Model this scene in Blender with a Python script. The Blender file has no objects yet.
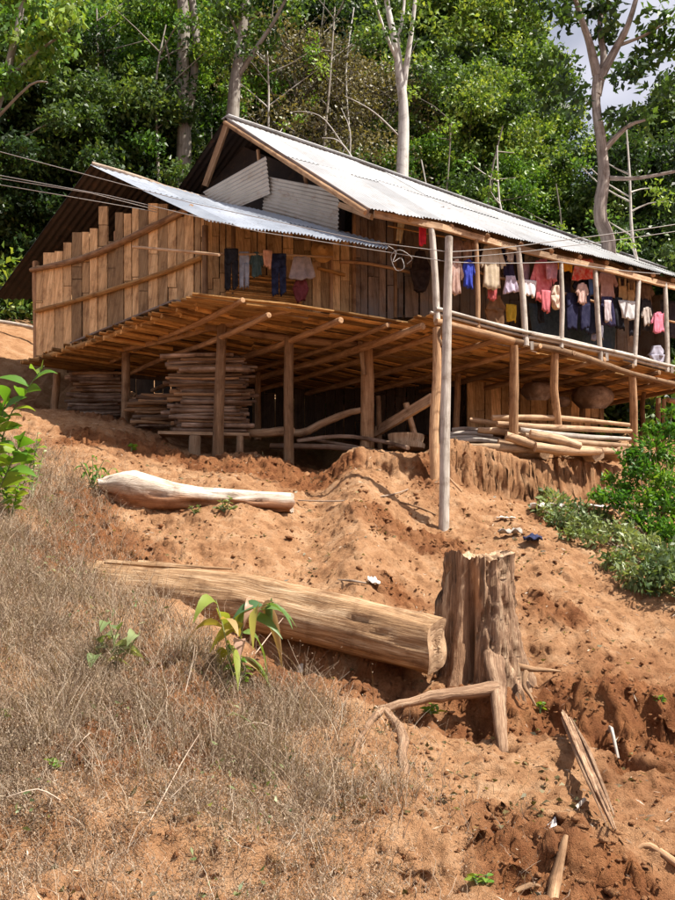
import bpy, math, random
import numpy as np
from mathutils import Vector, Matrix

# ------------------------------------------------------------------ camera, light, exposure
S = bpy.context.scene
COL = S.collection
CAM_Z = 1.6
PITCH = math.radians(7.97)
cam_d = bpy.data.cameras.new("camera"); cam = bpy.data.objects.new("camera", cam_d); COL.objects.link(cam)
cam.location = (0, 0, CAM_Z); cam.rotation_euler = (math.pi/2 + PITCH, 0, 0)
cam_d.sensor_fit = 'VERTICAL'; cam_d.sensor_height = 36.0; cam_d.lens = 36.0
cam_d.clip_start = 0.05; cam_d.clip_end = 600
S.camera = cam

SUN_EL = math.radians(56)
SUN_AZ = Vector((0.94, -0.34)).normalized()
world = bpy.data.worlds.new("World"); S.world = world; world.use_nodes = True
wn = world.node_tree; bg = wn.nodes["Background"]
sky = wn.nodes.new("ShaderNodeTexSky"); sky.sky_type = 'NISHITA'; sky.sun_disc = False
sky.sun_elevation = SUN_EL; sky.sun_rotation = math.atan2(SUN_AZ.x, SUN_AZ.y)
sky.air_density = 1.0; sky.dust_density = 4.0; sky.ozone_density = 1.0
tcw = wn.nodes.new("ShaderNodeTexCoord"); cn = wn.nodes.new("ShaderNodeTexNoise"); cn.inputs['Scale'].default_value = 2.2; cn.inputs['Detail'].default_value = 6.0
wn.links.new(tcw.outputs['Generated'], cn.inputs['Vector'])
cr = wn.nodes.new("ShaderNodeValToRGB"); cr.color_ramp.elements[0].position = .46; cr.color_ramp.elements[1].position = .64; wn.links.new(cn.outputs['Fac'], cr.inputs[0])
cm = wn.nodes.new("ShaderNodeMix"); cm.data_type = 'RGBA'; cm.inputs[7].default_value = (11, 10.8, 12, 1)      # thin bright cloud
wn.links.new(cr.outputs[0], cm.inputs[0]); wn.links.new(sky.outputs[0], cm.inputs[6]); wn.links.new(cm.outputs[2], bg.inputs[0]); bg.inputs[1].default_value = 0.055
sun_d = bpy.data.lights.new("sun", 'SUN'); sun_d.energy = 5.0; sun_d.angle = math.radians(0.53); sun_d.color = (1.0, 0.94, 0.84)
sun = bpy.data.objects.new("sun", sun_d); COL.objects.link(sun)
sv = Vector((SUN_AZ.x*math.cos(SUN_EL), SUN_AZ.y*math.cos(SUN_EL), math.sin(SUN_EL)))
sun.rotation_euler = sv.to_track_quat('Z', 'Y').to_euler()
S.view_settings.view_transform = 'Standard'; S.view_settings.look = 'None'
S.view_settings.exposure = 0.88; S.view_settings.gamma = 1.0
S.view_settings.use_curve_mapping = False
S.render.engine = 'CYCLES'
S.cycles.max_bounces = 8; S.cycles.diffuse_bounces = 5; S.cycles.transparent_max_bounces = 8

R = random.Random(7)
NR = np.random.default_rng(11)

# ------------------------------------------------------------------ geometry helpers
def ray(px, py):
    u, v = px-337.5, 450-py
    return np.array([u, 900*math.cos(PITCH)-v*math.sin(PITCH), 900*math.sin(PITCH)+v*math.cos(PITCH)])
def P(px, py, Y):                                   # surveyed point: photo direction and real distance Y
    r = ray(px, py); t = Y/r[1]
    return np.array([r[0]*t, Y, CAM_Z + r[2]*t])
def onplane(px, py, A, B, off=0.0):                 # on the vertical plane through A and B, moved back by off
    d = np.array([B[0]-A[0], B[1]-A[1]]); d = d/np.linalg.norm(d)
    n = np.array([-d[1], d[0]])
    if n[1] < 0: n = -n
    r = ray(px, py)
    t = (np.dot(n, np.array([A[0], A[1]])) + off)/np.dot(n, r[:2])
    return np.array([r[0]*t, r[1]*t, CAM_Z + r[2]*t])
def V3(a): return np.asarray(a, float)

def _hash(ix, iy, s):
    h = (ix*374761393 + iy*668265263 + s*1442695041) & 0xffffffff
    h = ((h ^ (h >> 13))*1274126177) & 0xffffffff
    return ((h ^ (h >> 16)) & 0xffff)/65535.0
def perlin(x, y, s=0):
    x = np.asarray(x, float); y = np.asarray(y, float)
    ix = np.floor(x).astype(np.int64); iy = np.floor(y).astype(np.int64)
    fx = x-ix; fy = y-iy
    ux = fx*fx*fx*(fx*(fx*6-15)+10); uy = fy*fy*fy*(fy*(fy*6-15)+10)
    def g(a, b):
        an = _hash(ix+a, iy+b, s)*2*math.pi
        return np.cos(an)*(fx-a) + np.sin(an)*(fy-b)
    n0 = g(0, 0)*(1-ux)+g(1, 0)*ux; n1 = g(0, 1)*(1-ux)+g(1, 1)*ux
    return (n0*(1-uy)+n1*uy)*1.5
def fbm(x, y, o=4, s=0, gain=.5):
    r = 0; a = 1
    for i in range(o):
        r = r + a*perlin(x*2**i, y*2**i, s+i*17); a *= gain
    return r
def sstep(a, b, x):
    t = np.clip((x-a)/(b-a), 0, 1); return t*t*(3-2*t)

class MB:
    """collects verts, faces, a grain coordinate and a tint per vertex"""
    def __init__(s): s.v = []; s.f = []; s.g = []; s.t = []; s.n = 0
    def add(s, v, f, g=None, t=0.5):
        v = np.asarray(v, float)
        if g is None: g = v
        s.v.append(v); s.g.append(np.asarray(g, float))
        s.t.append(np.full(len(v), t) if np.isscalar(t) else np.asarray(t, float))
        n = s.n; s.f.extend([tuple(i+n for i in q) for q in f]); s.n += len(v)
    def tube(s, pts, rad, seg=8, rough=0.0, t=None, caps=True, smooth=3, bump=0.0):
        pts = [V3(p) for p in pts]; K = len(pts)
        rad = [rad]*K if np.isscalar(rad) else list(rad)
        if smooth > 1 and K > 2:
            np_, nr_ = [], []
            for i in range(K-1):
                p0 = pts[max(i-1, 0)]; p1 = pts[i]; p2 = pts[i+1]; p3 = pts[min(i+2, K-1)]
                for j in range(smooth):
                    w = j/smooth; w2 = w*w; w3 = w2*w
                    np_.append(.5*((2*p1)+(-p0+p2)*w+(2*p0-5*p1+4*p2-p3)*w2+(-p0+3*p1-3*p2+p3)*w3))
                    nr_.append(rad[i]*(1-w)+rad[i+1]*w)
            np_.append(pts[-1]); nr_.append(rad[-1]); pts, rad = np_, nr_; K = len(pts)
        elif K == 2:
            m = 4 if (rough or bump) else 1
            pts = [pts[0]+(pts[1]-pts[0])*i/m for i in range(m+1)]; rad = [rad[0]+(rad[1]-rad[0])*i/m for i in range(m+1)]; K = m+1
        V = []; G = []; L = 0; off = NR.uniform(0, 50, 3)
        ref = None; ph = R.uniform(0, 6.28); lob = [(R.uniform(-1, 1), R.uniform(0, 6.28)) for _ in range(3)]
        for i in range(K):
            a = pts[max(i-1, 0)]; b = pts[min(i+1, K-1)]; d = b-a; d = d/(np.linalg.norm(d)+1e-9)
            if ref is None: ref = np.array([0, 0, 1.]) if abs(d[2]) < .8 else np.array([1., 0, 0])
            x = ref-d*np.dot(ref, d); x /= np.linalg.norm(x)+1e-9; ref = x; y = np.cross(d, x)
            if i: L += np.linalg.norm(pts[i]-pts[i-1])
            wob = 1+rough*R.uniform(-1, 1)
            jit = (NR.normal(0, 1, 3)*rad[i]*rough*.6) if rough and 0 < i < K-1 else 0
            for k in range(seg):
                an = 2*math.pi*k/seg+ph
                rr = rad[i]*wob*(1+bump*sum(c*math.cos((q+2)*an+p0_+L*1.3) for q, (c, p0_) in enumerate(lob)))
                o = (x*math.cos(an)+y*math.sin(an))*rr
                V.append(pts[i]+o+jit)
                G.append([math.cos(an)*rad[i]*9+off[0], math.sin(an)*rad[i]*9+off[1], L*.55+off[2]])
        F = [(i*seg+k, i*seg+(k+1) % seg, (i+1)*seg+(k+1) % seg, (i+1)*seg+k) for i in range(K-1) for k in range(seg)]
        tv = R.random() if t is None else t; T = [tv]*len(V)
        if caps:        # cut ends show paler wood
            for i in (0, K-1):
                c = sum(V[i*seg:(i+1)*seg])/seg; n0 = len(V)
                for k in range(seg): V.append(V[i*seg+k]); G.append([math.cos(k)*.5+off[0], math.sin(k)*.5+off[1], off[2]]); T.append(tv+.3)
                V.append(c+(pts[i]-pts[1 if i == 0 else K-2])*.02); G.append([off[0], off[1], off[2]+1]); T.append(tv+.1)
                for k in range(seg):
                    q = (n0+k, n0+(k+1) % seg, len(V)-1); F.append(q if i else q[::-1])
        s.add(V, F, G, T)
    def hexa(s, c, t=None, axis=2):
        """8 corners: bottom 4 ring, top 4 ring"""
        c = np.asarray(c, float); off = NR.uniform(0, 50, 3)
        o = c-c[0]; ax = c[4]-c[0]; L = np.linalg.norm(ax)+1e-9; ax = ax/L
        b = c[1]-c[0]; b = b/(np.linalg.norm(b)+1e-9); e = np.cross(ax, b)
        G = np.stack([o@b*9, o@e*9, o@ax*.55], 1)+off
        s.add(c, [(3, 2, 1, 0), (4, 5, 6, 7), (0, 1, 5, 4), (1, 2, 6, 5), (2, 3, 7, 6), (3, 0, 4, 7)], G, R.random() if t is None else t)
    def bar(s, a, b, w, h, up=(0, 0, 1), t=None):
        """box bar from a to b, w across, h along up; grain along it"""
        a = V3(a); b = V3(b); d = b-a; d = d/np.linalg.norm(d); up = V3(up)
        x = np.cross(d, up); x /= np.linalg.norm(x); y = np.cross(x, d)
        q = [(-1, -1), (1, -1), (1, 1), (-1, 1)]
        s.hexa([a+x*w/2*i+y*h/2*j for i, j in q]+[b+x*w/2*i+y*h/2*j for i, j in q], t)
    def build(s, name, mat, parent=None, smooth=False):
        m = bpy.data.meshes.new(name)
        V = np.concatenate(s.v); m.from_pydata(V.tolist(), [], s.f)
        a = m.attributes.new('grain', 'FLOAT_VECTOR', 'POINT'); a.data.foreach_set('vector', np.concatenate(s.g).ravel())
        a = m.attributes.new('tint', 'FLOAT', 'POINT'); a.data.foreach_set('value', np.concatenate(s.t))
        if smooth: m.polygons.foreach_set('use_smooth', [True]*len(m.polygons))
        m.update(); m.materials.append(mat)
        o = bpy.data.objects.new(name, m); COL.objects.link(o)
        if parent is not None: o.parent = parent
        return o

def fastmesh(name, V, F, mat, tint=None, parent=None, smooth=False):
    """numpy arrays, all faces the same size"""
    V = np.asarray(V, np.float32); F = np.asarray(F, np.int32); k = F.shape[1]
    m = bpy.data.meshes.new(name)
    m.vertices.add(len(V)); m.vertices.foreach_set('co', V.ravel())
    m.loops.add(F.size); m.loops.foreach_set('vertex_index', F.ravel())
    m.polygons.add(len(F)); m.polygons.foreach_set('loop_start', np.arange(0, F.size, k, dtype=np.int32))
    if smooth: m.polygons.foreach_set('use_smooth', np.ones(len(F), bool))
    m.update(calc_edges=True)
    if tint is not None:
        a = m.attributes.new('tint', 'FLOAT', 'POINT'); a.data.foreach_set('value', np.asarray(tint, np.float32))
    m.materials.append(mat)
    o = bpy.data.objects.new(name, m); COL.objects.link(o)
    if parent is not None: o.parent = parent
    return o
def tag(o, label, cat, group=None, kind=None):
    if label: o['label'] = label
    if cat: o['category'] = cat
    if group: o['group'] = group
    if kind: o['kind'] = kind
    return o
def thing(name, label, cat, loc=(0, 0, 0), group=None):
    o = bpy.data.objects.new(name, None); COL.objects.link(o); o.empty_display_size = .2
    return tag(o, label, cat, group)
def settle(root):
    """put the empty at the base of its thing without moving the parts"""
    lo = None; cs = []
    for c in root.children:
        for q in c.bound_box: cs.append(q[:])
    a = np.array(cs); base = Vector(((a[:, 0].min()+a[:, 0].max())/2, (a[:, 1].min()+a[:, 1].max())/2, a[:, 2].min()))
    root.location = base
    for c in root.children: c.location = -base

# ------------------------------------------------------------------ materials
def newmat(name, rough=.8, spec=.3):
    m = bpy.data.materials.new(name); m.use_nodes = True; nt = m.node_tree
    b = nt.nodes['Principled BSDF']; b.inputs['Roughness'].default_value = rough
    b.inputs['Specular IOR Level'].default_value = spec
    return m, nt, b
def N(nt, t, **kw):
    n = nt.nodes.new(t)
    for k, v in kw.items():
        if k.startswith('i_'): n.inputs[k[2:].replace('_', ' ')].default_value = v
        else: setattr(n, k, v)
    return n
def ramp(nt, fac, stops):
    n = nt.nodes.new('ShaderNodeValToRGB'); e = n.color_ramp.elements
    while len(e) < len(stops): e.new(.5)
    for i, (p, c) in enumerate(stops): e[i].position = p; e[i].color = (*c, 1)
    nt.links.new(fac, n.inputs[0]); return n.outputs[0]
def mixc(nt, fac, a, b, mode='MIX'):
    n = nt.nodes.new('ShaderNodeMix'); n.data_type = 'RGBA'; n.blend_type = mode
    for s, v in ((n.inputs[0], fac), (n.inputs[6], a), (n.inputs[7], b)):
        if hasattr(v, 'links'): nt.links.new(v, s)
        elif isinstance(v, (int, float)): s.default_value = v
        else: s.default_value = (*v, 1)
    return n.outputs[2]
def wood(name, dark, mid, light, bumpd=.4, tintr=(.6, 1.35), scale=1.6, rough=.8, stain=None):
    m, nt, b = newmat(name, rough)
    g = N(nt, 'ShaderNodeAttribute', attribute_name='grain'); t = N(nt, 'ShaderNodeAttribute', attribute_name='tint')
    n1 = N(nt, 'ShaderNodeTexNoise', i_Scale=scale, i_Detail=7.0, i_Roughness=.68); nt.links.new(g.outputs['Vector'], n1.inputs['Vector'])
    n2 = N(nt, 'ShaderNodeTexNoise', i_Scale=2.3, i_Detail=4.0, i_Roughness=.6)
    gc = N(nt, 'ShaderNodeNewGeometry'); nt.links.new(gc.outputs['Position'], n2.inputs['Vector'])
    n3 = N(nt, 'ShaderNodeTexNoise', i_Scale=scale*4.5, i_Detail=6.0, i_Roughness=.7); nt.links.new(g.outputs['Vector'], n3.inputs['Vector'])
    av = N(nt, 'ShaderNodeMix'); av.inputs[0].default_value = .5; nt.links.new(n1.outputs['Fac'], av.inputs[2]); nt.links.new(n3.outputs['Fac'], av.inputs[3])
    c = ramp(nt, av.outputs[0], [(.33, dark), (.41, tuple(.5*a_+.5*b_ for a_, b_ in zip(dark, mid))), (.5, mid), (.64, light)])
    n4 = N(nt, 'ShaderNodeTexNoise', i_Scale=4.5, i_Detail=5.0, i_Roughness=.65); gq = N(nt, 'ShaderNodeNewGeometry'); nt.links.new(gq.outputs['Position'], n4.inputs['Vector'])
    c = mixc(nt, 1.0, c, ramp(nt, n4.outputs['Fac'], [(.32, (.62, .56, .52)), (.48, (1, 1, 1)), (.66, (1.12, 1.12, 1.12))]), 'MULTIPLY')
    mr = N(nt, 'ShaderNodeMapRange'); mr.clamp = False; mr.inputs[3].default_value, mr.inputs[4].default_value = tintr
    nt.links.new(t.outputs['Fac'], mr.inputs[0])
    c = mixc(nt, 1.0, c, mr.outputs[0], 'MULTIPLY')
    if stain:
        s = ramp(nt, n2.outputs['Fac'], [(.42, (0, 0, 0)), (.62, (1, 1, 1))])
        c = mixc(nt, s, c, stain)
    nt.links.new(c, b.inputs['Base Color'])
    bp = N(nt, 'ShaderNodeBump', i_Strength=min(1, bumpd*1.6), i_Distance=.03); nt.links.new(av.outputs[0], bp.inputs['Height'])
    nt.links.new(bp.outputs[0], b.inputs['Normal'])
    return m
def cloth(name, c, c2=None, rough=.95):
    m, nt, b = newmat(name, rough, .1)
    n1 = N(nt, 'ShaderNodeTexNoise', i_Scale=14.0, i_Detail=4.0)
    gc = N(nt, 'ShaderNodeNewGeometry'); nt.links.new(gc.outputs['Position'], n1.inputs['Vector'])
    cc = ramp(nt, n1.outputs['Fac'], [(.4, c), (.65, c2 or tuple(min(1, q*1.35+.01) for q in c))])
    nt.links.new(cc, b.inputs['Base Color'])
    w = N(nt, 'ShaderNodeTexNoise', i_Scale=120.0); nt.links.new(gc.outputs['Position'], w.inputs['Vector'])
    bp = N(nt, 'ShaderNodeBump', i_Strength=.25, i_Distance=.005); nt.links.new(w.outputs['Fac'], bp.inputs['Height']); nt.links.new(bp.outputs[0], b.inputs['Normal'])
    return m
def leafm(name, stops, trans=.35, rough=.45):
    m, nt, b = newmat(name, rough, .4)
    t = N(nt, 'ShaderNodeAttribute', attribute_name='tint')
    c = ramp(nt, t.outputs['Fac'], stops); nt.links.new(c, b.inputs['Base Color'])
    tr = N(nt, 'ShaderNodeBsdfTranslucent'); mx = N(nt, 'ShaderNodeMixShader', i_Fac=trans)
    c2 = mixc(nt, 1.0, c, (1.5, 1.45, .6), 'MULTIPLY'); nt.links.new(c2, tr.inputs[0])
    nt.links.new(b.outputs[0], mx.inputs[1]); nt.links.new(tr.outputs[0], mx.inputs[2])
    nt.links.new(mx.outputs[0], nt.nodes['Material Output'].inputs[0])
    return m
def soil(name):
    m, nt, b = newmat(name, .95, .1)
    gc = N(nt, 'ShaderNodeNewGeometry'); pos = gc.outputs['Position']
    def nz(s, d=6.0, r=.6):
        n = N(nt, 'ShaderNodeTexNoise', i_Scale=s, i_Detail=d, i_Roughness=r); nt.links.new(pos, n.inputs['Vector']); return n.outputs['Fac']
    big = nz(.55, 5.0); mid = nz(3.5, 7.0, .68); fine = nz(38.0, 5.0, .7); peb = nz(130.0, 3.0)
    c1 = ramp(nt, mid, [(.26, (.25, .115, .052)), (.5, (.45, .245, .125)), (.74, (.58, .375, .225))])
    c2 = ramp(nt, mid, [(.3, (.15, .052, .022)), (.55, (.285, .12, .05)), (.75, (.40, .20, .092))])
    t = N(nt, 'ShaderNodeAttribute', attribute_name='tint')
    ad = N(nt, 'ShaderNodeMath', operation='ADD'); nt.links.new(big, ad.inputs[0]); nt.links.new(t.outputs['Fac'], ad.inputs[1])
    s = ramp(nt, ad.outputs[0], [(.55, (0, 0, 0)), (1.0, (1, 1, 1))])
    c = mixc(nt, s, c1, c2)
    f = ramp(nt, fine, [(.32, (.62, .6, .58)), (.5, (1, 1, 1)), (.7, (1.0, 1.0, 1.0)), (.8, (1.25, 1.25, 1.25))])
    c = mixc(nt, 1.0, c, f, 'MULTIPLY')
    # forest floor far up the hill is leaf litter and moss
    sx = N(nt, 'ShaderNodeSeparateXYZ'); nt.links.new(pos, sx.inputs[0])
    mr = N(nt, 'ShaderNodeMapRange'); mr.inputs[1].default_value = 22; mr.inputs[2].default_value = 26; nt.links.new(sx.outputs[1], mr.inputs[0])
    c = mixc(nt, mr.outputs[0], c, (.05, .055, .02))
    nt.links.new(c, b.inputs['Base Color'])
    vo = N(nt, 'ShaderNodeTexVoronoi', i_Scale=16.0); nt.links.new(pos, vo.inputs['Vector'])
    h = N(nt, 'ShaderNodeMath', operation='MULTIPLY_ADD', ); nt.links.new(fine, h.inputs[0]); h.inputs[1].default_value = 1.0; nt.links.new(peb, h.inputs[2])
    h2 = N(nt, 'ShaderNodeMath', operation='MULTIPLY_ADD'); nt.links.new(vo.outputs['Distance'], h2.inputs[0]); h2.inputs[1].default_value = .12; nt.links.new(h.outputs[0], h2.inputs[2])
    bp = N(nt, 'ShaderNodeBump', i_Strength=.9, i_Distance=.03); nt.links.new(h2.outputs[0], bp.inputs['Height']); nt.links.new(bp.outputs[0], b.inputs['Normal'])
    return m

M = {}
M['soil'] = soil('red_soil')
M['pole'] = wood('weathered_pole', (.10, .05, .022), (.31, .18, .095), (.52, .35, .21))
M['greypole'] = wood('grey_pole', (.17, .13, .11), (.44, .39, .34), (.66, .62, .57), tintr=(.85, 1.15))
M['bamboo'] = wood('bamboo', (.22, .10, .03), (.52, .28, .095), (.72, .45, .19), tintr=(.35, 1.4))
M['plank'] = wood('bamboo_board', (.20, .10, .045), (.56, .355, .175), (.78, .56, .32), tintr=(.42, 1.3))
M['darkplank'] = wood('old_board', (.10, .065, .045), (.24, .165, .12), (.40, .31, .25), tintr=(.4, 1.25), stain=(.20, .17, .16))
M['sootwood'] = wood('sooty_board', (.02, .014, .01), (.05, .035, .025), (.09, .065, .05))  # board colour darkened to imitate the deep shade under the house
M['firewood'] = wood('firewood_bark', (.09, .055, .04), (.30, .21, .155), (.56, .43, .33), tintr=(.5, 1.5), stain=(.13, .075, .045))
M['cutwood'] = wood('split_wood', (.17, .09, .05), (.44, .29, .175), (.62, .46, .32), tintr=(.7, 1.2))
M['palelog'] = wood('bleached_log', (.22, .15, .10), (.54, .46, .38), (.72, .67, .60), scale=2.0, bumpd=.8)
M['redlog'] = wood('red_brown_log', (.22, .10, .05), (.40, .22, .125), (.56, .38, .25), scale=1.1)
M['rootwood'] = wood('old_root', (.09, .045, .025), (.33, .20, .12), (.56, .40, .27), scale=2.2, bumpd=.9)
M['biglog'] = wood('big_log_wood', (.09, .04, .018), (.36, .215, .11), (.62, .46, .30), scale=1.7, tintr=(.9, 1.1), bumpd=.7)
M['stump'] = wood('stump_bark', (.035, .02, .013), (.25, .145, .085), (.53, .38, .25), scale=1.5, bumpd=1.0, tintr=(.85, 1.15))
def _heart():
    m = M['stump']; nt = m.node_tree; b = nt.nodes['Principled BSDF']; src = b.inputs['Base Color'].links[0].from_socket
    t = N(nt, 'ShaderNodeAttribute', attribute_name='tint'); sb_ = N(nt, 'ShaderNodeMath', operation='SUBTRACT', use_clamp=True); nt.links.new(t.outputs['Fac'], sb_.inputs[0]); sb_.inputs[1].default_value = .6
    nt.links.new(mixc(nt, sb_.outputs[0], src, (.50, .235, .10)), b.inputs['Base Color'])
_heart()
def _two():
    m = M['palelog'].copy(); m.name = 'two_tone_log'; M['twolog'] = m; nt = m.node_tree; b = nt.nodes['Principled BSDF']; src = b.inputs['Base Color'].links[0].from_socket
    t = N(nt, 'ShaderNodeAttribute', attribute_name='tint'); g = N(nt, 'ShaderNodeTexNoise', i_Scale=3.0, i_Detail=5.0); ge = N(nt, 'ShaderNodeNewGeometry'); nt.links.new(ge.outputs['Position'], g.inputs['Vector'])
    a = N(nt, 'ShaderNodeMath', operation='MULTIPLY_ADD'); nt.links.new(g.outputs['Fac'], a.inputs[0]); a.inputs[1].default_value = .35; nt.links.new(t.outputs['Fac'], a.inputs[2])
    nt.links.new(mixc(nt, ramp(nt, a.outputs[0], [(.62, (1, 1, 1)), (.76, (0, 0, 0))]), src, mixc(nt, 1.0, src, (.70, .42, .27), 'MULTIPLY')), b.inputs['Base Color'])
_two()
M['stumpheart'] = wood('stump_heartwood', (.30, .15, .075), (.52, .29, .15), (.66, .43, .27), scale=1.0)
M['whitebark'] = wood('pale_bark', (.30, .27, .25), (.52, .49, .46), (.68, .66, .63), scale=.5, tintr=(.9, 1.1))
M['greybark'] = wood('grey_bark', (.12, .10, .085), (.24, .21, .18), (.36, .33, .29), scale=.5)
M['redbark'] = wood('red_grey_bark', (.10, .075, .06), (.27, .22, .19), (.47, .42, .37), scale=.8, bumpd=.9)
M['twig'] = wood('dry_twig', (.22, .15, .11), (.38, .29, .22), (.52, .43, .35))
M['wire'] = newmat('cable_grey', .5)[0]; M['wire'].node_tree.nodes['Principled BSDF'].inputs['Base Color'].default_value = (.30, .28, .27, 1)

def tin(name, a, b2, rust, metal=.25, rough=.45):
    m, nt, b = newmat(name, rough, .5); b.inputs['Metallic'].default_value = metal
    gc = N(nt, 'ShaderNodeNewGeometry')
    n1 = N(nt, 'ShaderNodeTexNoise', i_Scale=1.3, i_Detail=6.0, i_Roughness=.65); nt.links.new(gc.outputs['Position'], n1.inputs['Vector'])
    n2 = N(nt, 'ShaderNodeTexNoise', i_Scale=5.0, i_Detail=6.0, i_Roughness=.7); nt.links.new(gc.outputs['Position'], n2.inputs['Vector'])
    t = N(nt, 'ShaderNodeAttribute', attribute_name='tint')
    c = ramp(nt, n1.outputs['Fac'], [(.35, a), (.65, b2)])
    mr = N(nt, 'ShaderNodeMapRange'); mr.inputs[3].default_value, mr.inputs[4].default_value = .70, 1.08
    nt.links.new(t.outputs['Fac'], mr.inputs[0]); c = mixc(nt, 1.0, c, mr.outputs[0], 'MULTIPLY')
    s = ramp(nt, n2.outputs['Fac'], [(.54, (0, 0, 0)), (.72, (1, 1, 1))]); c = mixc(nt, s, c, rust)
    nt.links.new(c, b.inputs['Base Color']); return m
M['tin'] = tin('white_weathered_tin', (.46, .46, .47), (.60, .60, .61), (.36, .32, .28))
M['bluetin'] = tin('blue_grey_tin', (.36, .40, .47), (.52, .56, .63), (.26, .25, .27))
M['gabletin'] = tin('dull_tin', (.40, .36, .31), (.52, .47, .41), (.30, .22, .16))
M['soottin'] = tin('sooty_old_tin', (.028, .02, .018), (.055, .04, .032), (.09, .05, .03), .0, .9)  # near-black to stand in for shade under the back slopes and inside the gable
GREEN = [(0, (.020, .042, .014)), (.45, (.062, .115, .028)), (.8, (.15, .245, .045)), (1, (.31, .38, .08))]
M['leaf_dark'] = leafm('leaf_dark', [(0, (.016, .036, .012)), (.5, (.045, .092, .026)), (1, (.14, .20, .05))])
M['leaf_mid'] = leafm('leaf_mid', GREEN)
M['leaf_light'] = leafm('leaf_light', [(0, (.04, .10, .016)), (.5, (.11, .23, .035)), (1, (.26, .36, .06))])
M['leaf_dry'] = leafm('leaf_dry', [(0, (.05, .04, .02)), (.5, (.13, .115, .05)), (1, (.25, .21, .10))], .25)
M['leaf_bright'] = leafm('leaf_bright', [(0, (.04, .13, .015)), (.5, (.12, .26, .03)), (1, (.32, .40, .06))], .4)
M['leaf_grey'] = leafm('leaf_grey', [(0, (.08, .13, .05)), (.5, (.19, .25, .10)), (1, (.36, .40, .20))], .3)
M['leaf_olive'] = leafm('leaf_olive', [(0, (.06, .15, .07)), (.35, (.17, .26, .05)), (.6, (.38, .36, .06)), (.85, (.45, .27, .17)), (1, (.5, .33, .27))], .35)
M['dry'] = leafm('dry_grass', [(0, (.10, .06, .04)), (.4, (.27, .19, .13)), (.75, (.44, .345, .25)), (1, (.62, .54, .44))], .15, .9)

# ------------------------------------------------------------------ terrain
def bank1(x, y):      # cut bank below the terrace the house stands on
    yb = 13.28+np.clip(x-1.4, 0, 8)*.64+np.clip(-x-.2, 0, 8)*.12+.16*perlin(x*1.1, y*0+3)+.10*perlin(x*3.7, y*.6, 5)+.07*perlin(x*8.5, y*1.2, 6)+.03*perlin(x*19, y*3, 16)
    h = .10+.22*sstep(-.6, .9, x)+.40*sstep(1.2, 1.9, x)-.30*sstep(4.2, 6, x)
    return h*sstep(0, .30, y-yb+.1)
def bank2(x, y):      # step below the stump and its roots
    yb = 7.75+.15*perlin(x*1.6, 7+y*0, 2)+.09*perlin(x*4.5, y*.8, 8)+.03*perlin(x*11, y*2, 9)
    h = .42*sstep(-.35, .35, x)
    return h*sstep(-.1, .30, y-yb)
def bank3(x, y):      # low fluted bank at the foot of the slope
    yb = 4.95+.3*perlin(x*1.1, 2+y*0, 3)+.07*perlin(x*4, y*1.5, 10)+.03*perlin(x*11, y*3, 12)
    h = .26*sstep(-2.6, -1.2, x)*(.5+.7*np.clip(perlin(x*.9, y*0+1, 13)+.5, 0, 1))
    return h*sstep(0, .38, y-yb)
CTRL = [ # photo direction and distance of ground points
 (-60,900,4.5),(0,900,4.6),(168,900,4.7),(337,900,4.85),(500,900,4.9),(675,900,4.95),(740,900,5),
 (0,800,5.5),(200,800,5.65),(370,800,5.85),(520,800,6.1),(675,800,6.2),
 (0,700,6.5),(180,710,6.7),(337,700,7.3),(430,730,7.35),(560,740,7.4),(675,740,7.5),
 (430,690,8.15),(500,680,8.4),(560,670,8.6),(675,665,8.9),(280,670,7.9),
 (0,600,7.7),(100,625,7.6),(200,650,7.6),(450,660,8.6),(600,630,9.3),(675,620,9.7),
 (100,570,9.4),(200,575,9.5),(300,585,9.5),(400,590,9.7),(560,580,10.2),
 (0,520,9.3),(60,530,9.8),(200,540,10.3),(330,545,10.5),(440,527,12.0),(560,540,11.6),(675,560,11.9),
 (0,470,11.3),(60,475,11.8),(110,500,11.1),(200,505,11.5),(300,510,11.8),(500,510,13.0),(600,505,14.4),(675,505,15.3),
 (60,445,13.2),(130,447,13.6),(220,459,14.2),(290,463,14.3),(366,452,14.6),(380,470,13.3),(440,480,13.1),
 (514,456,14.5),(557,459,15.0),(633,458,16.4),(700,452,17.5),
 (55,417,17.6),(125,422,15.9),(0,400,16.5),(0,352,19.5),(-80,345,20),(0,318,23),(50,330,22.5),
]
XYZ = [P(*c) for c in CTRL]
XYZ += [V3(q) for q in [(-1.5,17,3.75),(2,17,3.85),(4,18.5,3.9),(-1,20,4.7),(4,21,4.8),(9,21,4.7),(10,17,3.2),(12,12,2.0),(-10,20,6),(-12,14,3.6),(-10,9,1.6),(12,7,.3),(-8,5,-.05),(8,5,0),
   (-12,26,8.6),(0,25,7.2),(12,26,7.0)]]
XYZ += [V3((x, 3.6, -.12)) for x in (-8,-4,0,4,8)]
XYZ = np.array(XYZ)
def banks(x, y): return bank1(x, y)+bank2(x, y)+bank3(x, y)
cz = XYZ[:, 2]-banks(XYZ[:, 0], XYZ[:, 1])
def tps(r2): return .5*r2*np.log(r2+1e-9)
n = len(XYZ); A = np.zeros((n+3, n+3))
D2 = (XYZ[:, None, 0]-XYZ[None, :, 0])**2+(XYZ[:, None, 1]-XYZ[None, :, 1])**2
A[:n, :n] = tps(D2)+np.eye(n)*.12
A[:n, n] = 1; A[:n, n+1] = XYZ[:, 0]; A[:n, n+2] = XYZ[:, 1]; A[n:, :n] = A[:n, n:].T
W = np.linalg.solve(A, np.concatenate([cz, [0, 0, 0]]))
def grow(a, b, s, g):
    o = [a]
    while o[-1] < b: o.append(o[-1]+s); s *= g
    return o
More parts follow.
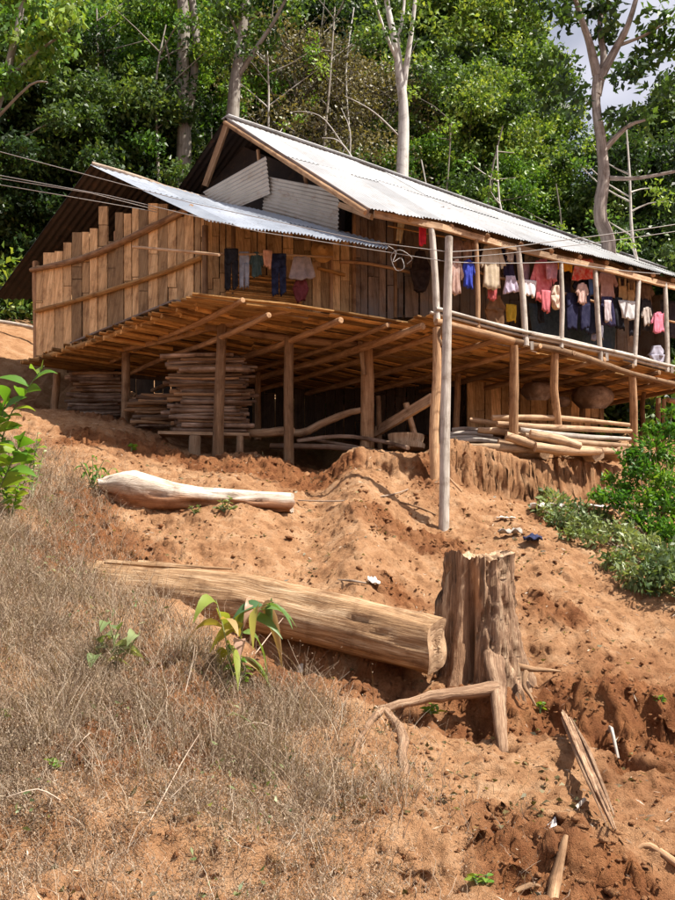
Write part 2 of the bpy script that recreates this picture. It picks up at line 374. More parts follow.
gx = sorted(set(np.round([-q for q in grow(6.8, 110, .05, 1.09)]+list(np.arange(-6.8, 7.6, .021))+grow(7.6, 110, .05, 1.09), 4)))
gy = sorted(set(np.round([8-q for q in grow(4.2, 40, .06, 1.2)]+grow(3.84, 15.5, .019, 1.002)+grow(15.5, 170, .06, 1.05), 4)))
gx = np.array(gx); gy = np.array(gy)
# the big log: far end, near end; the ground is hollowed beneath it
LOG_A = P(88, 583, 9.55); LOG_B = P(436, 648, 8.05)
def base_z(x, y):
    xs = np.clip(x, -11, 12); yy = np.clip(y, 3.4, 25)
    z = W[n]+W[n+1]*xs+W[n+2]*yy
    for i in range(n): z = z+W[i]*tps((xs-XYZ[i, 0])**2+(yy-XYZ[i, 1])**2)
    z = z+banks(x, yy)
    far = np.clip(y-25, 0, 200)
    z = z+far*(.46-.03*np.tanh(x/30))+.9*fbm(x*.05, y*.05, 3, 40)*sstep(25, 45, y)*3
    z = np.where(y < 3.4, -.12, z)
    return z
GX, GY = np.meshgrid(gx, gy)
Z = base_z(GX, GY)
def detail(x, y):
    near = 1-sstep(18, 26, y)
    d = .045*fbm(x*.9, y*.9, 3, 60)+.03*fbm(x*3.1, y*3.1, 4, 61, .55)
    rg = 1-np.abs(fbm(x*2.2, y*2.6, 3, 62)); d = d-.05*np.clip(rg-.75, 0, 1)*2
    rough = sstep(.15, .5, fbm(x*.55+3, y*.55, 2, 63)+.25*sstep(.6, 2.5, x)*(1-sstep(8.2, 9.5, y)) + .5*(sstep(7.4, 8, y)*(1-sstep(8, 8.4, y)))*sstep(.3, 1, x))
    lump = np.clip(fbm(x*7, y*7, 3, 64, .6), -.3, 1)
    d = d+(.022+.058*rough)*lump+.012*fbm(x*17, y*17, 3, 65, .6)
    dig = sstep(.25, .5, perlin(x*2.1, y*2.3, 66))*sstep(.9, 1.6, x)*(1-sstep(8.4, 9, y))*sstep(6.2, 7, y); d = d-.16*dig
    return d*near, (rough+.8*dig)*near
DZ, RG = detail(GX, GY)
Z = Z+DZ
d = (LOG_B-LOG_A)[:2]; L = np.linalg.norm(d); d = d/L
tt = (GX-LOG_A[0])*d[0]+(GY-LOG_A[1])*d[1]; pp = -(GX-LOG_A[0])*d[1]+(GY-LOG_A[1])*d[0]
Z = Z-.40*np.exp(-((pp+.16)/.24)**2)*sstep(-.2, .5, tt)*(1-sstep(L-.25, L+.15, tt))*(.4+.6*sstep(.3, 1.6, tt))
hp = P(160, 522, 10.9); Z = Z-.22*np.exp(-((GX-hp[0])/.55)**2-((GY-hp[1]-.1)/.22)**2)
for (px, py, Y, rr, dd) in [(598, 690, 8.2, .12, .12), (545, 695, 7.95, .2, .25), (640, 680, 8.5, .1, .1), (635, 745, 7.3, .25, .14), (585, 800, 6.7, .16, .16), (340, 555, 10.1, .12, .05), (385, 740, 7.25, .16, .14), (530, 660, 8.9, .15, .08)]:
    q = P(px, py, Y); Z = Z-dd*np.exp(-((GX-q[0])/rr)**2-((GY-q[1])/rr)**2)
XX = GX+.03*fbm(GX*6, GY*6, 3, 70)*(GY < 18)*(np.abs(GX) < 8); st_ = np.clip(np.abs(np.gradient(Z, axis=0)/np.gradient(GY, axis=0))-.3, 0, 1.5)/1.5; YY = GY+(.04*fbm(GX*5, GY*5, 3, 71)+st_*(.09*fbm(GX*4, GY*1.5+Z*5, 3, 72)+.03*np.abs(fbm(GX*13, GY*3+Z*12, 3, 73))))*(GY < 18)*(GY > 4)
nx_, ny_ = len(gx), len(gy)
idx = np.arange(nx_*ny_).reshape(ny_, nx_)
F = np.stack([idx[:-1, :-1], idx[:-1, 1:], idx[1:, 1:], idx[1:, :-1]], -1).reshape(-1, 4)
redder = np.clip(.45*RG+.3*sstep(.8, 2.5, GX)*(1-sstep(8.5, 10, GY))+.12*(bank1(GX, GY+.15)-bank1(GX, GY-.15) > .05), 0, .6)
ground = fastmesh('ground', np.stack([XX.ravel(), YY.ravel(), Z.ravel()], 1), F, M['soil'], redder.ravel(), smooth=True)
tag(ground, None, None, kind='structure')
def gz(x, y):
    x = np.atleast_1d(np.asarray(x, float)); y = np.atleast_1d(np.asarray(y, float))
    i = np.clip(np.searchsorted(gx, x)-1, 0, nx_-2); j = np.clip(np.searchsorted(gy, y)-1, 0, ny_-2)
    fx = np.clip((x-gx[i])/(gx[i+1]-gx[i]), 0, 1); fy = np.clip((y-gy[j])/(gy[j+1]-gy[j]), 0, 1)
    return (Z[j, i]*(1-fx)+Z[j, i+1]*fx)*(1-fy)+(Z[j+1, i]*(1-fx)+Z[j+1, i+1]*fx)*fy
def g1(x, y): return float(gz(x, y)[0])
def hit(px, py):
    """where the view direction through a photo point meets the ground"""
    r = ray(px, py); t = np.arange(3.8, 30, .02)/r[1]
    x = r[0]*t; y = r[1]*t; z = CAM_Z+r[2]*t
    k = np.argmax(gz(x, y) > z)
    return np.array([x[k], y[k], float(gz(x[k], y[k])[0])])
def down(p, e=.05): p = V3(p).copy(); p[2] = g1(p[0], p[1])-e; return p

# ------------------------------------------------------------------ the house
house = thing('bamboo_house', 'long bamboo and board house on wooden stilts with pale tin roofs on the slope', 'house')
GD = V3((-.60, .80, 0)); HD = V3((.80, .60, 0))
WL = P(37, 357, 17.0); W0 = P(205, 303, 13.6); W1 = P(430, 318, 15.1); W2 = W1+HD*7.2
def wall(name, segs, A, B, ytop, ybot, mat, off=0.0, wpx=(6, 10), seams=(2, 4), th=.025, seed=0):
    """segs = px range; ytop(px), ybot(px) in photo rows on the wall's plane"""
    rr = random.Random(seed); b = MB(); x = segs[0]
    nrm = np.array([-(B-A)[1], (B-A)[0], 0]); nrm /= np.linalg.norm(nrm)
    if nrm[1] > 0: nrm = -nrm
    while x < segs[1]:
        w = rr.uniform(*wpx); x1 = min(x+w-rr.uniform(.3, 1.1), segs[1]+2)
        yt = ytop((x+x1)/2)
        if yt is not None:
            yt += rr.uniform(-1.5, 1.5); yb = ybot((x+x1)/2)+rr.uniform(-1, 1)
            cuts = sorted([0, 1]+[rr.uniform(.15, .9) for _ in range(rr.randint(*seams)-1)])
            t0 = rr.uniform(.1, .9); o0 = rr.uniform(0, .03)
            for c0, c1 in zip(cuts[:-1], cuts[1:]):
                ya, yc = yb+(yt-yb)*c0, yb+(yt-yb)*(c1-.006)
                jx = rr.uniform(-.5, .5)
                q = [onplane(x+jx, ya, A, B, off), onplane(x1+jx, ya, A, B, off), onplane(x1+jx, yc, A, B, off), onplane(x+jx, yc, A, B, off)]
                o = o0+rr.uniform(0, .012); fr = [p+nrm*(o+th) for p in q]; bk = [p+nrm*o for p in q]
                b.hexa([fr[0], fr[1], bk[1], bk[0], fr[3], fr[2], bk[2], bk[3]], min(1, max(0, t0+rr.uniform(-.3, .3))))
        x += w
    return b.build(name, mat, house)
tops = [(40, 266), (48, 254), (56, 250), (64, 243), (70, 233), (80, 231), (92, 228), (99, 222), (102, 206), (111, 206), (112, 240), (117, 240), (118, 213), (135, 213), (137, 207), (142, 210), (152, 203), (160, 203), (172, 209), (183, 216), (205, 220)]
def ltop(p):
    for (a, ya), (b, yb) in zip(tops[:-1], tops[1:]):
        if a <= p < b: return ya
    return 220 if p > 160 else 266
wall('plank_wall', (38, 204), WL, W0, ltop, lambda p: 357+(p-37)*(303-357)/168, M['plank'], seed=3, seams=(1, 3), wpx=(6, 12))
wall('plank_wall', (205, 352), W0, W1, lambda p: 214+(p-205)*.14, lambda p: 305+(p-205)*.07, M['plank'], seed=4, wpx=(6, 11), seams=(2, 3))
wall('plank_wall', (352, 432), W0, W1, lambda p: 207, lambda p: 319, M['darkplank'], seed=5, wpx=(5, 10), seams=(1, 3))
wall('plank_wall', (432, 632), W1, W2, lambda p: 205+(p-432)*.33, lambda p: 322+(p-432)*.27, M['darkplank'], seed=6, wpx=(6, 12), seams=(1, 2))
# rails and battens on the walls
def pole_on(pts, A, B, off, r, name, mat, parent=house, seg=8, rough=.06):
    b = MB(); b.tube([onplane(x, y, A, B, off) for x, y in pts], r, seg, rough); return b.build(name, mat, parent, True)
pole_on([(31, 270), (70, 262), (107, 249), (142, 232), (165, 221), (192, 207)], WL, W0, -.09, [.045, .06, .06, .06, .055, .05], 'rail', M['pole'])
pole_on([(36, 311), (75, 301), (117, 288), (160, 274), (202, 257)], WL, W0, -.09, .045, 'rail', M['bamboo'])
pole_on([(30, 362), (80, 346), (120, 332), (175, 313), (216, 299)], WL, W0, -.10, .055, 'rail', M['bamboo'])
pole_on([(205, 226), (205, 303)], W0, W1, -.08, .045, 'corner_post', M['pole'])
pole_on([(36, 262), (37, 362)], WL, W0, .0, .07, 'corner_post', M['pole'])
for x in (117, 161): pole_on([(x, 215 if x > 120 else 232), (x, 335 if x < 120 else 316)], WL, W0, .05, .06, 'wall_post', M['pole'])
for x, a, b_ in ((233, 222, 300), (331, 235, 312), (354, 208, 315), (395, 212, 318)):
    pole_on([(x, a), (x, b_)], W0, W1, -.05, .035, 'wall_post', M['pole'])
pole_on([(340, 262), (370, 264), (428, 276)], W0, W1, -.08, .03, 'batten', M['pole'])
pole_on([(318, 268), (345, 275)], W0, W1, -.09, .028, 'batten', M['bamboo'])
# woven mat low on the front wall
b = MB()
for i in range(16):
    y0 = 272+i*2.05; pts = []
    for k in range(15):
        x = 226+k*5.4; pts.append(onplane(x, y0+(x-226)*.10, W0, W1, -.07+.014*(1 if (i+k) % 2 else -1)))
    b.tube(pts, .016, 6, 0, smooth=1)
mat_ = b.build('woven_mat', M['bamboo'], house)
# back and end walls, so the rooms are dark inside
def slab(name, q, mat, th=.04, parent=house):
    q = [V3(p) for p in q]; nn = np.cross(q[1]-q[0], q[3]-q[0]); nn /= np.linalg.norm(nn)
    b = MB(); b.hexa([q[0], q[1], q[1]+nn*th, q[0]+nn*th, q[3], q[2], q[2]+nn*th, q[3]+nn*th]); return b.build(name, mat, parent)
FZ = 5.62
BL = V3((WL[0]+.4, WL[1]+.6, FZ)); BR = V3((W2[0], W2[1], FZ))+GD*4.3; BM = V3((W1[0], W1[1], FZ))+GD*5.2
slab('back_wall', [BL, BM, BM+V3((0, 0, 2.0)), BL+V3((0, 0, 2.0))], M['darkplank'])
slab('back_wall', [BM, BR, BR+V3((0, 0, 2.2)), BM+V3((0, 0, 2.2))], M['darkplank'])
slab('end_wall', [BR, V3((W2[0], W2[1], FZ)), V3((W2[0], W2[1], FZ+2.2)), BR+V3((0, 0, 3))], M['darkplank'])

# deck: split bamboo slats on joists
def poly(pts, u):
    pts = [V3(p) for p in pts]; ls = [0]
    for a, c in zip(pts[:-1], pts[1:]): ls.append(ls[-1]+np.linalg.norm(c-a))
    d = u*ls[-1]
    for i in range(len(pts)-1):
        if d <= ls[i+1] or i == len(pts)-2: return pts[i]+(pts[i+1]-pts[i])*(d-ls[i])/(ls[i+1]-ls[i])
EDGE_L = [P(198, 294, 12.95), P(240, 299, 13.0), P(300, 305, 13.2), P(365, 316, 13.5), P(432, 327, 13.95)]
EDGE_R = [P(427, 314, 13.35), P(500, 333, 14.1), P(560, 346, 14.9), P(620, 359, 15.9), P(675, 373, 17.0), P(715, 383, 17.9)]
BACK_L = [WL+V3((-.15, .3, 0)), V3((-2.6, 19.2, FZ+.05)), V3((-.2, 20.4, FZ))]
def deck(front, back, n, seed, mat, zoff=0, w=.115, clear=0):
    rr = random.Random(seed); b = MB()
    for k in range(n):
        t = (k+.5)/n
        m = max(2, int(np.linalg.norm(poly(front, 1)-poly(front, 0))//2.2))
        cuts = [rr.uniform(-.02, .012)]+[i/m+rr.uniform(-.08, .08) for i in range(1, m)]+[1+rr.uniform(-.01, .02)]
        for a, c in zip(cuts[:-1], cuts[1:]):
            N_ = 3; tj = t+rr.uniform(-.25, .25)/n; zj = rr.uniform(-.03, .03)+zoff
            tt = rr.random()
            for i in range(N_):
                ua, uc = a+(c-a)*i/N_, a+(c-a)*(i+1)/N_
                pa = poly(front, ua)*(1-tj)+poly(back, ua)*tj; pc = poly(front, uc)*(1-tj)+poly(back, uc)*tj
                b.bar(pa+V3((0, 0, zj)), pc+V3((0, 0, zj)), w, .022, t=tt)
    return b.build('deck', mat, house)
deck(EDGE_L, BACK_L, 52, 1, M['bamboo'])
BACK_R = [e+GD*6.0*(1 if i else .97) for i, e in enumerate(EDGE_R)]
deck(EDGE_R, BACK_R, 46, 2, M['bamboo'], .0)
# solid boards under the rooms
q0 = W0+V3((0, 0, .06)); b = MB()
for A_, B_ in ((EDGE_L, BACK_L), (EDGE_R, BACK_R)):
    K = 10
    for i in range(K):
        for (s0, s1) in ((.12, 1.0),):
            a0 = poly(A_, i/K)*(1-s0)+poly(B_, i/K)*s0; a1 = poly(A_, (i+1)/K)*(1-s0)+poly(B_, (i+1)/K)*s0
            c0 = poly(B_, i/K); c1 = poly(B_, (i+1)/K); u = V3((0, 0, .05))
            b.hexa([a0+u, a1+u, c1+u, c0+u, a0+u*1.6, a1+u*1.6, c1+u*1.6, c0+u*1.6])
b.build('floor_boards', M['darkplank'], house)
# short cross slats poking out under the left wall
b = MB(); rr = random.Random(5)
for i in range(26):
    t = i/25; p = WL+(W0-WL)*(t*1.06-.02); o = rr.uniform(.12, .38)
    a = p-HD*o*.9+V3((0, 0, -.13+rr.uniform(-.03, .03))); c = p+HD*rr.uniform(1.0, 2.2)+V3((0, 0, -.13+rr.uniform(-.03, .03)))
    b.tube([a, c], rr.uniform(.028, .045), 7, .05)
b.build('floor_poles', M['bamboo'], house, True)
# joists
for (px, py, Y, ln, r) in [(243, 300, 12.95, 4.9, .042), (269, 315, 13.1, 5.6, .045), (341, 320, 13.35, 6.6, .05), (388, 325, 13.65, 6.2, .04), (423, 326, 13.5, 6.8, .06)]:
    a = P(px, py, Y); b = MB(); rr = random.Random(px)
    b.tube([a, a+GD*ln*.3+V3((0, 0, -.04)), a+GD*ln*.65+V3((0, 0, .02)), a+GD*ln], [r, r*1.1, r, r*.9], 8, .05); b.build('joist', M['pole'], house, True)
for k in range(9):
    u = .08+k*.108; a = poly(EDGE_R, u)-GD*.08+V3((0, 0, -.10)); b = MB()
    b.tube([a, a+GD*3+V3((0, 0, -.03)), a+GD*6], [.045, .055, .05], 8, .05); b.build('joist', M['pole'], house, True)
def beam(pts, r, name='beam', mat='pole', rough=.06):
    b = MB(); b.tube([P(*q) for q in pts], r, 9, rough, bump=.05); return b.build(name, M[mat], house, True)
beam([(103, 353, 16.4), (165, 340, 15.2), (228, 323, 14.3), (290, 309, 13.4)], [.05, .06, .065, .05])
beam([(170, 347, 16.4), (245, 348, 15.9), (330, 352, 15.6), (425, 356, 15.8)], .06)
beam([(128, 351, 16.1), (200, 356, 16.6), (330, 366, 17.0)], .05)
beam([(205, 326, 14.35), (290, 339, 14.6), (370, 345, 15.05), (440, 349, 15.3)], .06)
beam([(488, 329, 14.0), (514, 341, 14.3), (557, 350, 14.85), (600, 363, 15.5), (633, 374, 16.1), (690, 388, 17.5)], [.05, .055, .06, .06, .055, .05])
beam([(436, 322, 13.3), (470, 330, 13.6), (513, 341, 14.15)], .06)
beam([(440, 362, 16.3), (540, 368, 16.6), (640, 384, 18.0)], .06)
# trim along the veranda edge: pale poles laid on the floor edge
b = MB(); rr = random.Random(3)
for j, (dz, dy) in enumerate(((.03, 0), (.085, .04), (.11, -.01))):
    for i in range(4):
        u0 = i/4+rr.uniform(0, .02); u1 = (i+1)/4+rr.uniform(0, .06)
        b.tube([poly(EDGE_R, min(1, u0+(u1-u0)*q))-GD*(.03+dy)+V3((0, 0, dz+rr.uniform(-.012, .012))) for q in (0, .33, .66, 1)], rr.uniform(.022, .034), 7, .06)
b.build('edge_pole', M['greypole'], house, True)
# veranda posts, from floor edge to eave
VE = (EDGE_R[0], EDGE_R[1])
def veplane(px):   # the veranda edge plane for a column of the photo
    for a, c in zip(EDGE_R[:-1], EDGE_R[1:]):
        q = onplane(px, 330, a, c)
        if (a[0]-.01 <= q[0] <= c[0]+.01): return a, c
    return (EDGE_R[0], EDGE_R[1]) if px < 450 else (EDGE_R[-2], EDGE_R[-1])
def ve(px, py, off=0.0):
    a, c = veplane(px); return onplane(px, py, a, c, off)
for pts, r in ([((437, 322), (435, 275), (431, 224)), .055], [((478, 328), (478, 290), (476, 235)), .035], [((526, 346), (523, 300), (518, 246)), .05], [((561, 348), (562, 310), (561, 262)), .04],
               [((601, 362), (598, 320), (595, 270)), .045], [((634, 366), (636, 330), (639, 276)), .045], [((667, 372), (667, 340), (665, 283)), .045]):
    b = MB(); b.tube([ve(x, y, -.03 if y > 300 else .02) for x, y in pts], [r, r*1.02, r*.9], 8, .05, bump=.06, t=.6)
    b.build('veranda_post', M['greypole'] if r > .036 else M['pole'], house, True)
for x in (528, 603, 668):
    b = MB(); p = ve(x+4, 350 if x < 600 else (361 if x < 650 else 373), -.07); b.bar(p, p+V3((0, 0, .14)), .05, .04, up=(0, 1, 0)); b.build('cleat', M['greypole'], house)
# stilts
def stilt(base, top, r, Yb, Yt, mat='pole', mid=None, name='stilt'):
    a = P(base[0], base[1], Yb); a = down(a, .12) if abs(g1(a[0], a[1])-a[2]) < .5 else a-V3((0, 0, .2)); c = P(top[0], top[1], Yt)
    pts = [a, c]
    if mid: pts = [a]+[P(*q) for q in mid]+[c]
    else: pts = [a, a*.66+c*.34+NR.normal(0, .012, 3), a*.33+c*.67+NR.normal(0, .012, 3), c]
    b = MB(); b.tube(pts, [r*1.08]+[r]*(len(pts)-2)+[r*.92], 11, .03, bump=.05); return b.build(name, M[mat], house, True)
stilt((218, 457), (222, 324), .088, 14.3, 14.3)
stilt((289, 461), (289, 338), .082, 14.45, 14.5)
stilt((367, 446), (366, 342), .115, 14.95, 15.0)
stilt((125, 421), (126, 350), .075, 15.95, 16.05)
stilt((55, 416), (57, 373), .075, 17.6, 17.6)
stilt((382, 446), (378, 396), .045, 15.6, 15.5)
stilt((514, 459), (514, 345), .075, 14.85, 14.35)
stilt((557, 461), (555, 352), .072, 15.4, 14.9, mid=[(558, 425, 15.2), (554, 390, 15.05)])
stilt((633, 466), (632, 373), .075, 16.6, 16.15)
stilt((435, 478), (437, 328), .07, 13.15, 13.35, mid=[(434, 430, 13.2), (437, 380, 13.3)], mat='pole')
stilt((107, 416), (108, 360), .05, 17.8, 17.8)
stilt((455, 440), (458, 350), .06, 17.0, 17.0)
stilt((258, 430), (258, 350), .06, 17.2, 17.2)
stilt((582, 410), (582, 370), .06, 18.2, 18.2)
stilt((658, 440), (658, 398), .05, 17.6, 17.6)
stilt((664, 445), (664, 399), .045, 17.4, 17.3)
stilt((641, 430), (644, 392), .05, 18.5, 18.4)
b = MB(); b.tube([P(360, 342, 14.85), P(362, 358, 14.85), P(364, 375, 14.85)], [.045, .04, .03], 7, .1); b.build('brace', M['cutwood'], house, True)
b = MB(); b.tube([P(442, 345, 13.3), P(438, 335, 13.3), P(447, 322, 13.25)], .035, 7, .1); b.build('brace', M['pole'], house, True)
# lower wall at the back of the open space under the veranda
L0 = P(468, 425, 17.6); L1 = P(660, 425, 20.6)
wall('lower_wall', (466, 600), L0, L1, lambda p: 360+(p-466)*.14, lambda p: 428, M['plank'], seed=9, wpx=(6, 11), seams=(1, 2))
pole_on([(466, 368), (540, 378), (600, 388)], L0, L1, -.08, .035, 'rail', M['bamboo'])
# back screen of boards beneath the left rooms, under-house shade put into their colour
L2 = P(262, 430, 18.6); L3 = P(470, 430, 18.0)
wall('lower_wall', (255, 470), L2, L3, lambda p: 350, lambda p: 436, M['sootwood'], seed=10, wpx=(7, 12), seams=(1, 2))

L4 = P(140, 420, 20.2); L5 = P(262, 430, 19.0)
wall('lower_wall', (128, 262), L4, L5, lambda p: 355, lambda p: 428, M['sootwood'], seed=11, wpx=(7, 12), seams=(1, 2))  # added screen hiding the bright slope behind, coloured dark as shade
# roofs
def corr(b, top, bot, pitch, amp, rows=2, seed=0, sheet=8, jag=.04):
    """corrugated sheets between two curves, ridges running down the slope"""
    rr = random.Random(seed); Lb = sum(np.linalg.norm(V3(q)-V3(p)) for p, q in zip(bot[:-1], bot[1:]))
    Lt = sum(np.linalg.norm(V3(q)-V3(p)) for p, q in zip(top[:-1], top[1:])); Ln = max(Lb, Lt)
    nsh = max(1, int(Ln/(pitch*sheet)))
    for r_ in range(rows):
        for s in range(nsh):
            u0, u1 = s/nsh, (s+1)/nsh+.25/nsh*pitch*3
            t0 = r_/rows-(.03 if r_ else 0); t1 = (r_+1)/rows+rr.uniform(-.3, 1)*jag/4
            zo = rr.uniform(0, .012)+.012*(rows-1-r_)+.006*(s % 2); skew = rr.uniform(-.01, .01); nn = sheet*6
            tilt = rr.uniform(-.012, .012)
            V = []; nt_ = 3
            for j in range(nt_+1):
                for i in range(nn+1):
                    u = min(1, u0+(u1-u0)*i/nn+skew*j/nt_/nsh); t = t0+(t1-t0)*j/nt_
                    p = poly(top, u)*(1-t)+poly(bot, u)*t
                    z = amp*math.sin(i/6*2*math.pi)+zo+tilt*j/nt_*(1 if r_ == rows-1 else .3)
                    V.append(p+V3((0, 0, z)))
            Fc = [(j*(nn+1)+i, j*(nn+1)+i+1, (j+1)*(nn+1)+i+1, (j+1)*(nn+1)+i) for j in range(nt_) for i in range(nn)]
            b.add(V, Fc, None, rr.random())
A0 = P(90, 166, 15.3); AX = P(213, 200, 16.1); A4t = P(386, 244, 13.7); A1 = P(208, 222, 12.75); A4 = P(388, 249, 13.2)
b = MB(); corr(b, [A0, AX, P(300, 221, 14.6), A4t], [A1, P(250, 228, 12.85), P(320, 238, 13.0), A4], .11, .015, 2, 1, 8, .16)
b.build('roof', M['bluetin'], house, True)
A2 = P(-6, 298, 18.4)
b = MB(); corr(b, [AX+V3((.3, .3, .02)), A0], [P(140, 300, 20.5), A2], .11, .018, 2, 2); b.build('roof', M['soottin'], house, True)  # back slope, shade of its underside painted into the tin colour
b = MB(); b.tube([P(92, 163, 15.25), P(140, 178, 15.6), P(170, 189, 15.85)], [.03, .045, .035], 7, .1); b.tube([P(150, 182, 15.6), P(185, 193, 15.8), P(214, 199, 16.0)], [.03, .04, .03], 7, .1)
b.build('ridge_pole', M['twig'], house, True)
B0 = P(225, 118, 16.0); B1 = P(366, 207, 13.0); B3 = P(664, 270, 24.4)
B2 = P(120, 276, 18.6)
RAKE = [B0, B1]
eave = [B1, P(410, 214, 13.25), P(455, 222, 13.6), P(505, 236, 14.15), P(560, 248, 14.9), P(610, 259, 15.7), P(655, 271, 16.6), P(715, 287, 18.2)]
ridge = [B0, P(340, 157, 17.9), P(450, 196, 20.0), B3, P(720, 290, 26.5)]
b = MB(); corr(b, ridge, eave, .10, .010, 2, 3, 8, .10); b.build('roof', M['tin'], house, True)
back = [B2, B2+HD*14]
b = MB(); corr(b, [ridge[0]+V3((0, 0, -.02)), ridge[3]+V3((0, 0, -.05))], back, .11, .018, 2, 4); b.build('roof', M['soottin'], house, True)  # main back slope, underside shade also put into the colour
# ridge cap
b = MB()
for p, q in ((B0, ridge[1]), (ridge[1], ridge[2]), (ridge[2], B3)):
    b.bar(p+V3((0, 0, .03)), q+V3((0, 0, .03)), .24, .012)
b.build('ridge_cap', M['tin'], house)
# eave boards, fascia, rafters
def rbar(name, a, c, w, h, mat='pole', up=(0, 0, 1)):
    b = MB(); b.bar(a, c, w, h, up); return b.build(name, M[mat], house)
IN = GD*.34
fas = [P(374, 214, 13.15), P(440, 227, 13.45), P(500, 244, 14.2), P(560, 259, 14.95), P(610, 270, 15.75), P(662, 284, 16.85), P(715, 297, 18.2)]
for i in range(len(fas)-1): rbar('eave_beam', fas[i], fas[i+1]+(fas[i+1]-fas[i])*.03, .06, .10, 'cutwood')
for i in range(len(fas)-1):
    a = fas[i]+GD*.75+V3((0, 0, .48)); c = fas[i+1]+GD*.75+V3((0, 0, .48)); rbar('purlin', a, c, .07, .09, 'pole')
for k in range(13):
    u = k/12.0; a = poly(eave, u*.97)+V3((0, 0, -.09)); c = poly(ridge, u*.97)+V3((0, 0, -.09)); b = MB(); b.tube([a, a*.5+c*.5, c], .045, 7, .05); b.build('rafter', M['pole'], house, True)
# gable end of the main roof
rbar('barge_board', B0+V3((.06, -.03, -.10)), P(205, 186, 16.3), .05, .14, 'pole')
rbar('barge_board', B0+V3((.05, -.02, -.08)), B1+V3((.03, 0, -.08)), .04, .12, 'darkplank')
rbar('tie_beam', P(372, 217, 13.35), P(340, 205, 13.9), .07, .09, 'cutwood')
for (x, a, c, Y) in ((261, 150, 178, 15.5), (308, 176, 200, 14.7), (338, 192, 205, 14.2)):
    b = MB(); b.tube([P(x, c, Y), P(x-3, a, Y)], .035, 7, .05); b.build('gable_post', M['pole'], house, True)
def panel(name, c, nwav, mat, amp=.014):
    c = [V3(q) for q in c]; b = MB(); nv = nwav*6; V = []; nn = np.cross(c[1]-c[0], c[3]-c[0]); nn /= np.linalg.norm(nn)
    if nn[1] > 0: nn = -nn
    for j in range(nv+1):
        for i in range(5):
            u = i/4; v = j/nv; p = (c[0]*(1-u)+c[1]*u)*(1-v)+(c[3]*(1-u)+c[2]*u)*v
            V.append(p+nn*amp*math.sin(j/6*2*math.pi))
    b.add(V, [(j*5+i, j*5+i+1, j*5+i+6, j*5+i+5) for j in range(nv) for i in range(4)]); return b.build(name, mat, house, True)
panel('gable_sheet', [P(203, 192, 16.0), P(266, 156, 15.15), P(270, 194, 15.1), P(222, 214, 15.7)], 9, M['gabletin'])
panel('gable_sheet', [P(266, 176, 15.25), P(339, 190, 13.95), P(338, 236, 13.95), P(262, 214, 15.3)], 11, M['gabletin'])
# boarded partition inside the gable, near-black colour standing in for interior shade
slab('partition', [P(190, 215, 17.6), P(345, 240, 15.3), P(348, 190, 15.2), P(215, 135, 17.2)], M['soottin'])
# hanging thin poles
pole_on([(133, 247), (175, 250.5), (219, 255)], WL, W0, -.55, .022, 'drying_pole', M['cutwood'])
pole_on([(219, 254), (275, 255), (332, 257)], W0, W1, -.45, .02, 'drying_pole', M['cutwood'])
b = MB(); b.tube([ve(452, 262, .25), ve(482, 273, .3), ve(530, 285, .35), ve(575, 296, .35), ve(620, 309, .35), ve(690, 326, .35)], .024, 7, .05); b.build('drying_pole', M['pole'], house, True)
b = MB(); b.tube([ve(388, 226, .35), ve(440, 236, .3), ve(520, 250, .3), ve(600, 268, .3), ve(690, 292, .3)], .012, 6, .05); b.build('drying_pole', M['bamboo'], house, True)
# stair beam, right side frame seen through the end of the veranda
beam([(668, 400, 17.5), (690, 404, 18.2)], .05)
settle(house)

